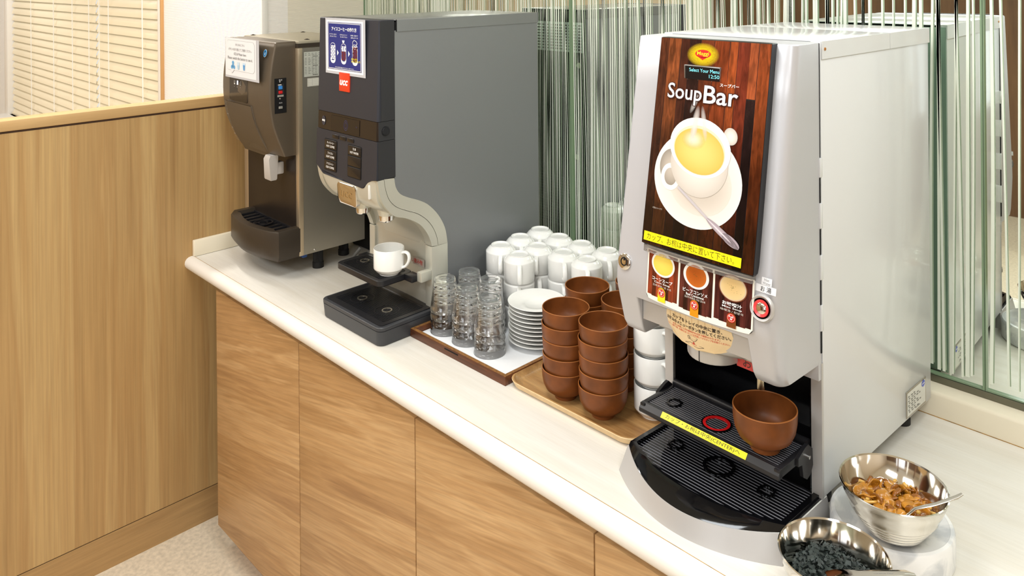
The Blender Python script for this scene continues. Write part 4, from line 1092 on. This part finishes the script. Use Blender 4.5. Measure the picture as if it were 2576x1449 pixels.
# notice in a clear sleeve, penguin-free round badge
nv = lambda z: iv(z)-.004
B('notice_sleeve', mat('clear_sleeve'), ice, -.290, -.052, iv(.65)-.012, iv(.65)-.0112, .590, .7165)
ic = lambda a, b, h: Vector((a, iv(.65)-.0124-h+.0, b))
S = Sheet(ic)
S.rect(-.2865, -.0695, .5965, .7155, (236, 236, 238)); S.up()
g_ = (120, 122, 124)
S.rr(-.2780, -.0790, .6140, .7090, .014, (170, 172, 174)); S.up(); S.rr(-.2772, -.0798, .6148, .7082, .0134, (237, 237, 239)); S.up()
S.poly([(-.250, .6155), (-.220, .6155), (-.239, .6040)], (170, 172, 174)); S.up(); S.poly([(-.2488, .6160), (-.2212, .6160), (-.2388, .6052)], (237, 237, 239)); S.up()
S.text('氷と水はこちら', -.211, -.147, .6925, .7000, g_); S.text('ボタンを切り替えてご使用ください。', -.262, -.098, .6765, .6850, g_); S.text('ICE & Water here', -.222, -.136, .6630, .6710, g_); S.text('Please switch the button to use it.', -.268, -.092, .6490, .6580, g_)
for x, z in ((-.230, .6290), (-.238, .6245), (-.222, .6245), (-.230, .6385)): S.ell(x, z, .0075, .0060, (86, 160, 214), (110, 180, 226), n=14)
S.poly([(-.200, .6420), (-.182, .6420), (-.1855, .6190), (-.1965, .6190)], (206, 226, 238)); S.poly([(-.160, .6420), (-.142, .6420), (-.1455, .6190), (-.1565, .6190)], (196, 220, 240)); S.up()
S.poly([(-.1585, .6360), (-.1435, .6360), (-.1465, .6200), (-.1555, .6200)], (90, 158, 216)); S.poly([(-.1985, .633), (-.1835, .633), (-.1865, .620), (-.1955, .620)], (180, 212, 232))
S.build('notice', ice)
S = Sheet(lambda a, b, h: Vector((a, iv(b)+.0008-h, b)))
S.ell(-.049, .6780, .0115, .0115, (226, 232, 236)); S.up(); S.ell(-.049, .6780, .0105, .0105, (40, 130, 190)); S.up(); S.ell(-.049, .6780, .0032, .0068, (20, 30, 44)); S.up(); S.ell(-.0478, .6765, .0016, .0048, (236, 240, 244))
S.build('maker_badge', ice)
# switch plate on the right cheek
B('switch_plate', m_gap, ice, -.0145, -.0128, -.072, -.034, .4985, .603)
S = Sheet(xplane(-.0125))
S.rect(-.0655, -.042, .546, .5865, (44, 44, 46)); S.up()
S.text('電源', -.0585, -.0475, .5955, .6000, (220, 220, 220)); S.text('製氷', -.0585, -.0475, .5275, .5315, (200, 200, 200)); S.rect(-.063, -.044, .5480, .5530, (200, 198, 186)); S.rect(-.061, -.050, .5820, .5850, (226, 222, 210))
S.up(); S.text('漏電遮断', -.0615, -.0455, .549, .552, (50, 50, 50))
S.build('switch_print', ice)
for nm, z0, z1, m in (('blue_switch', .5700, .5805, mat('switch_blue', (60, 140, 220), .35)), ('red_switch', .5570, .5660, mat('switch_red', (210, 36, 40), .35)), ('rocker_switch', .5120, .5195, mat('switch_grey', (150, 148, 140), .35))):
    B(nm, m, ice, -.0128, -.0095, -.0600, -.0480, z0, z1, bev=.001)
for z in (.5925, .5420):
    bm = bmesh.new(); lathe(bm, [(0, .0015), (.002, .001), (.0028, 0)], 16); o = finish('plate_screw', bm, m_chrome, ice); o.rotation_euler = (0, PI/2, 0); o.location = (-.0125, -.054, z)
# dispensing lever
bm = bmesh.new()
loft(bm, [[(-.100, -.060, .362), (-.068, -.060, .362), (-.068, -.035, .362), (-.100, -.035, .362)], [(-.106, -.064, .350), (-.070, -.064, .350), (-.070, -.034, .350), (-.106, -.034, .350)],
          [(-.116, -.057, .288), (-.074, -.057, .288), (-.074, -.036, .288), (-.116, -.036, .288)], [(-.115, -.055, .284), (-.076, -.055, .284), (-.076, -.038, .284), (-.115, -.038, .284)]])
box(bm, -.096, -.074, -.037, -.012, .300, .338, bev=.004)
finish('dispensing_lever', bm, mat('lever_grey', (196, 190, 184), .4), ice, 40)
# drip tray
bm = bmesh.new()
def tsec(e, z, f=0.0):
    u0, u1 = -.318+e, .002-e; p = [(u0, .0, z), (u0, -.066, z)]
    for k in range(1, 12): s = k/12; p.append((u0+(u1-u0)*s, -.080-.030*math.sin(PI*s)+e+f, z))
    p += [(u1, -.070, z), (u1, 0, z)]; return p
loft(bm, [tsec(.006, .058, .006), tsec(.0, .075), tsec(0, .144), tsec(.003, .148), tsec(.024, .148), tsec(.028, .132)])
finish('drip_tray', bm, m_brz2, ice, 40)
bm = bmesh.new()
for k in range(9): x = -.286+k*.031; box(bm, x-.0022, x+.0022, -.078, -.004, .132, .1385)
lathe(bm, [(.011, .1385), (.011, .1405), (.015, .1405), (.015, .1385)], 28, (-.15, -.046, 0)); lathe(bm, [(.026, .1385), (.026, .1405), (.031, .1405), (.031, .1385)], 36, (-.15, -.046, 0))
box(bm, -.292, -.024, -.0095, -.004, .132, .1405); box(bm, -.26, -.06, -.080, -.076, .132, .1395)
finish('drip_grill', bm, m_blks, ice, 30)['kind'] = 'stuff'
S = Sheet(xplane(.0016))
S.rect(.017, .078, .601, .677, (196, 198, 186)); S.rect(.028, .080, .571, .596, (228, 226, 212)); S.up()
for k in range(15):
    z = .672-k*.0047
    if k in (2, 8, 14): S.text('ホシザキ株式会社'[4:], .046, .064, z-.0018, z+.0018, (70, 70, 66), .02)
    else:
        for q in range(5): S.rect(.020+q*.0115, .020+q*.0115+.006+.0015*((q*k) % 3), z-.0007, z+.0007, (130, 132, 124))
S.frame(.030, .0785, .573, .594, .0004, (120, 118, 110)); S.rect(.0445, .0449, .573, .594, (120, 118, 110))
for k in range(3): S.rect(.030, .0785, .578+k*.005, .5783+k*.005, (150, 148, 140))
S.build('rating_labels', ice)
bm = bmesh.new(); lathe(bm, [(0, .002), (.0022, .0016), (.0032, 0)], 16); o = finish('side_screw', bm, m_chrome, ice); o.rotation_euler = (0, PI/2, 0); o.location = (0, .049, .068)
for x, y in ((-.032, .078), (-.075, .195), (-.335, .195), (-.335, .05)): foot(ice, x, y, .061, .017)
bm = bmesh.new(); box(bm, -.20, -.09, .004, .09, .048, .0605, bev=.002); finish('underside_bracket', bm, m_rub, ice)
B('underside_valve', mat('blue_valve', (40, 80, 150), .4), ice, -.045, -.018, .018, .034, .044, .0605, bev=.003)
# cables behind
bm = bmesh.new(); tube(bm, [(tuple(Vector(p))) for p in ((.43, .36, .040), (.425, .335, .015), (.44, .31, .0085), (.485, .335, .010), (.515, .38, .020), (.53, .44, .02), (.54, .52, .03))], .0055, 10)
o = finish('water_hose', bm, mat('hose_grey', (110, 108, 104), .5), None, 60); o.location = (0, 0, ZC); tag(o, 'grey water hose curling on the counter behind the ice dispenser foot', 'hose')
o = B('dark_gap_block', m_blk, None, .27, .48, .43, .62, ZC+.0005, ZC+.45, bev=.006); tag(o, 'tall black block added to fill the dark gap behind the ice dispenser', 'box')  # plain black block put in to fill the dark region behind the dispenser

# ================================================================== TRAYS
m_dkwood = wood('tray_dark_wood', [(.3, (70, 36, 18)), (.55, (112, 62, 30)), (.75, (90, 48, 24))], (6, 60, 60), .4, fine=.3, fscl=(20, 400, 400))
m_dkedge = mat('tray_worn_edge', (150, 104, 56), .5, grain=.5, scale=150)
m_liner = mat('white_tray_liner', (236, 237, 238), .8, bump=.5, scale=60)
tr = thing('serving_tray', 'dark brown wooden tray with white liner under the glasses and saucers', 'tray', (.975, .148, ZC))
TX, TY = .345, .452
B('tray_base', m_dkwood, tr, .002, TX-.002, .002, TY-.002, 0, .005)
for d in ((0, TX, 0, .010), (0, TX, TY-.010, TY), (0, .010, .010, TY-.010), (TX-.010, TX, .010, TY-.010)):
    B('rim', m_dkwood, tr, d[0], d[1], d[2], d[3], .0, .0205, bev=.001)
    B('rim_edge', m_dkedge, tr, d[0]+.0006, d[1]-.0006, d[2]+.0006, d[3]-.0006, .0201, .0209)
bm = bmesh.new(); pts = rrect(.012, TX-.012, .012, TY-.012, .012, 4)
loft(bm, [[(a, b, .0052) for a, b in pts], [(a, b, .0068) for a, b in pts]]); finish('liner', bm, m_liner, tr, 0)
B('handle_slot', m_gap, tr, .135, .185, -.0004, .001, .013, .0165, bev=.0003)

m_ltray = wood('tray_light_wood', [(.3, (150, 106, 60)), (.5, (186, 142, 88)), (.75, (206, 164, 108))], (5, 30, 30), .38, fine=.25, fscl=(12, 220, 220))
m_ltedge = mat('tray_blond_edge', (226, 194, 146), .45, grain=.1, scale=80)
t2 = thing('willow_tray', 'light wooden tray with rounded rim under the brown bowls', 'tray', (1.316, .150, ZC))
bm = bmesh.new(); LX, LY = .352, .40
def ro(e, z, r): return [(a, b, z) for a, b in rrect(e, LX-e, e, LY-e, r, 8)]
loft(bm, [ro(.016, 0, .030), ro(.006, .004, .034), ro(.0, .0165, .038), ro(.0008, .018, .038)], cap=False)
loft(bm, [ro(.016, 0, .030), ro(.016, .0005, .030)])
finish('tray_rim', bm, m_ltedge, t2, 40)
bm = bmesh.new(); loft(bm, [ro(.0008, .018, .038), ro(.0040, .0182, .036), ro(.011, .008, .032), ro(.020, .0055, .028)], cap=False)
vs = [bm.verts.new(p) for p in ro(.020, .0055, .028)]; bm.faces.new(vs)
finish('tray_bed', bm, m_ltray, t2, 50)

# ================================================================== MUGS
def mug_parts(name, label, loc, rz, inverted, group=None):
    t = thing(name, label, 'cup', loc, rz, group)
    H = .067
    prof = [(0, .003), (.022, .003), (.0232, 0), (.0252, 0), (.0258, .0032), (.030, .0052), (.0350, .0098), (.0378, .0142), (.0393, .0152), (.0397, .0175), (.0396, .030), (.0396, H-.001), (.0388, H), (.0372, H-.001), (.0370, .024), (.034, .015), (.026, .008), (0, .007)]
    hp = [(.038, 0, .057), (.047, 0, .0595), (.0555, 0, .056), (.0585, 0, .047), (.057, 0, .037), (.0525, 0, .0285), (.047, 0, .0225), (.0385, 0, .019)]
    if inverted:
        prof = [(r, H-z) for r, z in prof]; hp = [(a, b, H-c) for a, b, c in hp]
    bm = bmesh.new(); lathe(bm, prof, 44); finish('cup_body', bm, m_por, t, 50)
    bm = bmesh.new(); P = [Vector(p) for p in hp]; q = smooth([(p.x, p.z) for p in P], 3)
    tube(bm, [(a, 0, b) for a, b in q], .0050, 10, sq=(1.25, .75)); finish('handle', bm, m_por, t, 60)
    return t
lone = mug_parts('coffee_cup', 'single upright white cup on the coffee machine shelf', (.972-.083, .07+.076, ZC+.1375), math.radians(26), False)
mx = {1: (1.043, .398), 2: (1.033, .482), 3: (1.030, .565), 4: (1.129, .382), 5: (1.118, .462), 6: (1.109, .556), 7: (1.1975, .474), 8: (1.190, .556), 9: (1.2775, .476), 10: (1.272, .562)}
desc = {1: ('first', 'front'), 2: ('first', 'middle'), 3: ('first', 'back'), 4: ('second', 'front'), 5: ('second', 'middle'), 6: ('second', 'back'), 7: ('third', 'middle'), 8: ('third', 'back'), 9: ('fourth', 'middle'), 10: ('fourth', 'back')}
lv = ['bottom', 'middle', 'top']
proto = None; zb = ZC+.0068; PITCH = .0572
for k in mx:
    for j in range(3):
        lab = 'upside-down white cup, %s of the %s stack from the coffee machine, %s row' % (lv[j], desc[k][0], desc[k][1])
        rz = math.radians(-46+((k*37+j*23) % 11)-5)
        loc = (mx[k][0]+.0006*((k*j) % 3-1), mx[k][1], zb+j*PITCH)
        if proto is None: proto = mug_parts('coffee_cup', lab, loc, rz, True, 'upside-down white cups behind the saucers')
        else: dup(proto, loc, rz, lab)
proto = None
for j in range(4):
    lab = 'upright white cup, %s in the stack of four against the soup machine' % ['lowest', 'second from bottom', 'third from bottom', 'topmost'][j]
    loc = (1.6215, .2790, ZC+.0058+j*.0615); rz = math.radians(-25+j*3)
    if proto is None: proto = mug_parts('coffee_cup', lab, loc, rz, False, 'cups stacked beside the soup machine')
    else: dup(proto, loc, rz, lab)

# ================================================================== SAUCERS
bm = bmesh.new()
lathe(bm, [(0, .0035), (.021, .0035), (.0225, 0), (.0245, 0), (.026, .0035), (.045, .0085), (.0685, .0150), (.0703, .0165), (.0695, .0175), (.0670, .0170), (.044, .0108), (.0275, .0072), (.0262, .0060), (0, .0058)], 56)
sa = finish('saucer', bm, m_por, None, 60)
ordn = ['lowest', 'second from bottom', 'third from bottom', 'fourth from bottom', 'fifth from bottom', 'sixth from bottom', 'fourth from top', 'third from top', 'second from top', 'topmost']
for j in range(10):
    o = sa if j == 0 else sa.copy()
    if j: C.objects.link(o)
    o.location = (1.236+.001*((j*7) % 3-1), .337+.0008*((j*5) % 3-1), ZC+.0070+j*.0098)
    tag(o, 'white saucer, %s in the stack between the glasses and brown bowls' % ordn[j], 'saucer', 'stack of white saucers')

# ================================================================== GLASSES
m_glass = bpy.data.materials.new('clear_glass'); m_glass.use_nodes = True
nt = m_glass.node_tree; nt.nodes.remove(nt.nodes['Principled BSDF']); out = nt.nodes['Material Output']
gb = nt.nodes.new('ShaderNodeBsdfGlass'); gb.inputs['Roughness'].default_value = 0; gb.inputs['IOR'].default_value = 1.45
nt.links.new(gb.outputs[0], out.inputs[0])
bm = bmesh.new(); H = .083
pf = [(0, 0), (.0215, 0), (.0255, .0015), (.0272, .005), (.0280, .012), (.0300, .020), (.0298, .026), (.0325, .045), (.0335, .050), (.0358, .068), (.0385, H-.001), (.0382, H), (.0374, H-.0006), (.0346, .067), (.0318, .048), (.0288, .028), (.0262, .0125), (.022, .0085), (0, .0075)]
lathe(bm, [(r, H-z) for r, z in pf], 40)
gl = finish('glass_tumbler', bm, m_glass, None, 60)
gp = [('front left', 1.023, .222), ('back left', 1.029, .299), ('front middle', 1.105, .224), ('back middle', 1.110, .2985), ('front right', 1.189, .222)]
first = True; NG = 4
for nm, x, y in gp:
    for j in range(NG):
        o = gl if first else gl.copy()
        if not first: C.objects.link(o)
        first = False
        o.location = (x, y, ZC+.0070+j*.0178)
        tag(o, 'upside-down clear glass tumbler, %s of the %s stack' % (['bottom', 'second from bottom', 'second from top', 'top'][j], nm), 'glass', 'glass tumblers on the dark tray')

# ================================================================== BROWN SOUP BOWLS
m_bowl = mat('brown_lacquer', (126, 70, 30), .40, grain=.4, scale=22, spec=.35)
m_rim = mat('bowl_rim_worn', (158, 96, 46), .4)
def soup_bowl(name, label, loc, group=None):
    H = .064; t = thing(name, label, 'bowl', loc, 0, group)
    bm = bmesh.new()
    lathe(bm, [(0, .003), (.0205, .003), (.0215, 0), (.0235, 0), (.0226, .0078), (.0315, .0112), (.0420, .0195), (.0476, .0315), (.0500, .0450), (.0508, H-.001)], 56)
    lathe(bm, [(.0488, H-.001), (.0486, .045), (.0466, .0325), (.0403, .0212), (.027, .0138), (0, .0115)], 56)
    finish('bowl_body', bm, m_bowl, t, 60)
    bm = bmesh.new(); lathe(bm, [(.0508, H-.001), (.0504, H), (.0492, H), (.0488, H-.001)], 56); finish('rim', bm, m_rim, t, 60)
    return t
bz = ZC+.0057; BP = .0318
stacks = [('front left', 1.4475, .2065, 5), ('front right', 1.5500, .2065, 5), ('back left', 1.4030, .3290, 5), ('back right', 1.5140, .3230, 5), ('hindmost', 1.4720, .4260, 5)]
lvb = ['lowest', 'second from bottom', 'middle', 'second from top', 'topmost']
proto = None
for nm, x, y, n in stacks:
    for j in range(n):
        lab = 'brown lacquer soup bowl, %s in the %s stack on the light tray' % (lvb[j], nm)
        loc = (x+.0008*((j*5) % 3-1), y+.0008*((j*7) % 3-1), bz+j*BP)
        if proto is None: proto = soup_bowl('soup_bowl', lab, loc, 'brown soup bowls on the light tray')
        else: dup(proto, loc, 0.4*j, lab)
p = Matrix.Rotation(SR, 4, 'Z') @ Vector((-.0675, -.0645, 0))
b0 = soup_bowl('soup_bowl', 'single brown soup bowl on the soup machine shelf', (SX+p.x, SY+p.y, ZC+.1207))
b0.scale = (1.02, 1.02, 1.07)

# ================================================================== STEEL BOWLS AND TOPPINGS
m_sb = mat('polished_steel', (222, 218, 210), .09, metal=1)
m_mar = bpy.data.materials.new('white_marble'); m_mar.use_nodes = True
nt = m_mar.node_tree; b = nt.nodes['Principled BSDF']; tc = nt.nodes.new('ShaderNodeTexCoord'); n = nt.nodes.new('ShaderNodeTexNoise'); n.inputs['Scale'].default_value = 14; n.inputs['Detail'].default_value = 8; n.inputs['Distortion'].default_value = 1.4
cr = nt.nodes.new('ShaderNodeValToRGB'); cr.color_ramp.elements[0].position = .42; cr.color_ramp.elements[0].color = srgb(206, 208, 210); cr.color_ramp.elements[1].position = .56; cr.color_ramp.elements[1].color = srgb(243, 242, 240)
nt.links.new(tc.outputs['Object'], n.inputs['Vector']); nt.links.new(n.outputs['Fac'], cr.inputs[0]); nt.links.new(cr.outputs[0], b.inputs['Base Color']); b.inputs['Roughness'].default_value = .3
bm = bmesh.new(); lathe(bm, [(0, 0), (.0865, 0), (.0895, .003), (.0895, .043), (.0875, .0468), (.0825, .0478), (.0808, .0465), (0, .0465)], 72)
o = finish('marble_stand', bm, m_mar, None, 40, (2.1010, .2420, ZC)); tag(o, 'round white marble stand under the bowl of mushrooms', 'stand')
def steel_bowl(label, loc, R, H):
    t = thing('steel_bowl', label, 'bowl', loc, 0, 'polished steel topping bowls')
    bm = bmesh.new()
    out = [(0, 0), (R*.42, 0), (R*.50, H*.035)]
    for k in range(5):
        r = .55+k*.062; z = .075+k*.095; out += [(R*(r), H*z), (R*(r+.022), H*(z+.03)), (R*(r+.018), H*(z+.06))]
    out += [(R*.90, H*.68), (R*.955, H*.84), (R*.985, H*.97), (R, H*.985), (R*1.004, H), (R*.985, H*1.012), (R*.965, H*.985)]
    lathe(bm, out, 72)
    finish('outer_shell', bm, m_sb, t, 50)
    bm = bmesh.new(); inn = [(R*.965, H*.985)]
    for k in range(1, 15): q = 1-k/14; inn.append((R*.965*math.sqrt(q*(3.2-q)/2.2), H*(.10+.885*q)))
    lathe(bm, inn, 72); finish('inner_bowl', bm, m_sb, t, 80)
    return t
N0 = (2.1165, .2100, ZC+.0470); RN, HN = .0768, .0725
steel_bowl('polished steel bowl of brown mushrooms on the marble stand', N0, RN, HN)
W0 = (2.0950, .0480, ZC+.0008); RW, HW = .0746, .0835
steel_bowl('polished steel bowl of dried seaweed in front of the marble stand', W0, RW, HW)
# mushrooms in sauce
m_cap1 = mat('mushroom_cap', (190, 126, 34), .22, grain=.35, scale=90, coat=.2); m_cap2 = mat('mushroom_cap_dark', (144, 84, 14), .2, grain=.3, scale=90, coat=.2); m_stem = mat('mushroom_stem', (220, 172, 84), .25, coat=.2)
bm = bmesh.new(); lathe(bm, [(0, .0), (RN*.72, .0), (RN*.80, .0035), (0, .0036)], 48)
sauce = finish('mushroom_sauce', bm, mat('brown_sauce', (92, 52, 10), .06, coat=.6), None, 40, (N0[0], N0[1], N0[2]+.0330)); tag(sauce, 'glossy brown sauce pooled around the mushrooms in the steel bowl', 'sauce', kind='stuff')
caps = []
for cm in (m_cap1, m_cap2):
    bm = bmesh.new(); lathe(bm, [(0, .0034), (.0040, .0030), (.0068, .0017), (.0082, -.0002), (.0080, -.0012), (.0055, -.0002), (.0020, .0006), (0, .0006)], 20)
    for v in bm.verts: v.co.x *= 1.12; v.co.z += .0006*math.sin(v.co.x*700)
    me = bpy.data.meshes.new('cap'); bmesh.ops.recalc_face_normals(bm, faces=bm.faces); bm.to_mesh(me); bm.free(); me.materials.append(cm); me.shade_smooth(); caps.append(me)
stems = []
for cv in (.0, .004, -.005):
    bm = bmesh.new(); tube(bm, [(0, 0, .0006), (cv*.3, 0, -.004), (cv, 0, -.009), (cv*1.4, .001, -.0140)], [.0015, .0015, .0017, .0020], 8)
    me = bpy.data.meshes.new('stem'); bmesh.ops.recalc_face_normals(bm, faces=bm.faces); bm.to_mesh(me); bm.free(); me.materials.append(m_stem); me.shade_smooth(); stems.append(me)
rm = random.Random(11)
for k in range(92):
    a = rm.uniform(0, 2*PI); r = RN*.63*math.sqrt(rm.uniform(0, 1))
    hz = .0405+.0095*(1-(r/(RN*.8))**2)*rm.uniform(.2, 1)
    o = bpy.data.objects.new('mushroom', None); C.objects.link(o); o.empty_display_size = .01
    o.location = (N0[0]+r*math.cos(a), N0[1]+r*math.sin(a), N0[2]+hz)
    tl = rm.choice([rm.uniform(-.5, .5), rm.uniform(-.9, .9), rm.uniform(1.2, 2.0)])
    o.rotation_euler = (tl, rm.uniform(-.5, .5), rm.uniform(0, 6.28)); s = rm.uniform(.85, 1.55); o.scale = (s, s, s*rm.uniform(.8, 1.1))
    tag(o, 'small glossy amber mushroom in sauce in the steel bowl', 'mushroom', 'mushrooms in the steel bowl')
    for nm, me in (('cap', caps[rm.random() < .45]), ('stem', stems[rm.randrange(3)])):
        c = bpy.data.objects.new(nm, me); C.objects.link(c); c.parent = o
# dried seaweed flakes: one heap nobody could count
rw = random.Random(4); V = []; F = []
for k in range(1100):
    a = rw.uniform(0, 2*PI); q = math.sqrt(rw.uniform(0, 1)); r = RW*.80*q
    top = .050+.020*(1-q*q)+.004*math.sin(a*3+1)*q
    z = top-rw.uniform(0, .009)
    q_ = min(1, max(.05, (z/HW-.10)/.885)); R_ = RW*.93*math.sqrt(q_*(3.2-q_)/2.2); r = min(r, R_*.95)
    cx_, cy_ = r*math.cos(a), r*math.sin(a); L = rw.uniform(.005, .013); w = rw.uniform(.003, .0085)
    m3 = Matrix.Rotation(rw.uniform(0, 6.28), 3, 'Z') @ Matrix.Rotation(rw.uniform(-1.2, 1.2), 3, 'X') @ Matrix.Rotation(rw.uniform(-.8, .8), 3, 'Y')
    cu = rw.uniform(-.8, .8); b_ = len(V)
    for i in range(4):
        t = i/3*2-1
        for s in (-1, 1):
            p_ = m3 @ Vector((t*L/2, s*w/2*(1-.3*abs(t))*rw.uniform(.8, 1.2), cu*L*.35*(1-t*t)+rw.uniform(-.0004, .0004))); V.append((cx_+p_.x, cy_+p_.y, z+p_.z))
    for i in range(3): F.append((b_+2*i, b_+2*i+1, b_+2*i+3, b_+2*i+2))
me = bpy.data.meshes.new('seaweed_flakes'); me.from_pydata(V, [], F); me.materials.append(mat('dried_seaweed', (52, 60, 56), .6, grain=.55, scale=160)); me.shade_smooth()
o = bpy.data.objects.new('seaweed_flakes', me); C.objects.link(o); o.location = W0; tag(o, 'heap of dark green-black dried seaweed flakes filling the front steel bowl', 'seaweed', kind='stuff')
bm = bmesh.new(); lathe(bm, [(0, .0), (RW*.60, .0), (RW*.78, .020), (RW*.3, .030), (0, .032)], 40)
# underlying pile body so that no steel shows between flakes
o2 = finish('pile_core', bm, mat('dried_seaweed'), None, 60); o2.parent = o; o2.location = (0, 0, .024); o2['kind'] = 'stuff'
# spoons
bm = bmesh.new()
def P3(x, y, z): return (x, y, z)
tube(bm, [P3(2.135, .175, ZC+.083), P3(2.1560, .1865, ZC+.1105), P3(2.1800, .2010, ZC+.1215), P3(2.2030, .2190, ZC+.1340), P3(2.2085, .2250, ZC+.1385)], [.0022, .0024, .0026, .0030, .0022], 10, sq=(1.6, .45))
o = finish('spoon_handle', bm, m_sb, None, 60); o.name = 'spoon'
tag(o, 'thin steel spoon handle sticking out of the mushroom bowl', 'spoon')
sp = thing('serving_spoon', 'wide flat steel serving spoon resting over the seaweed bowl at the bottom edge', 'spoon', (0, 0, 0))
# handle strip over the near rim: built between two world points
bm = bmesh.new()
A0 = Vector((2.134, .016, ZC+.0885)); A1 = Vector((2.1975, .069, ZC+.0945)); dr = (A1-A0); sd = dr.cross(Vector((0, 0, 1))).normalized()
rings = []
for k in range(13):
    t = -.35+1.35*k/12; c = A0+dr*t+Vector((0, 0, -.010*(max(0, .1-t)*2)**2)); w = .0135 if t > .05 else .0135+.008*min(1, (.05-t)*3)
    if k == 12: w *= .55
    rings.append([tuple(c+sd*w+Vector((0, 0, -.0004))), tuple(c+sd*w*.6+Vector((0, 0, .0012))), tuple(c-sd*w*.6+Vector((0, 0, .0012))), tuple(c-sd*w+Vector((0, 0, -.0004))), tuple(c-sd*w*.6+Vector((0, 0, -.0004))), tuple(c+sd*w*.6+Vector((0, 0, -.0004)))])
loft(bm, rings); finish('handle', bm, m_sb, sp, 50)
nrm = sd.cross(dr.normalized()); nrm = nrm if nrm.z > 0 else -nrm
S = Sheet(lambda a, b, h: A0+dr.normalized()*a-sd*b*-1+nrm*(.0014+h)); S.text('STAINLESS STEEL', .030, .056, -.0062, -.0042, (150, 148, 144)); S.build('engraving', sp)
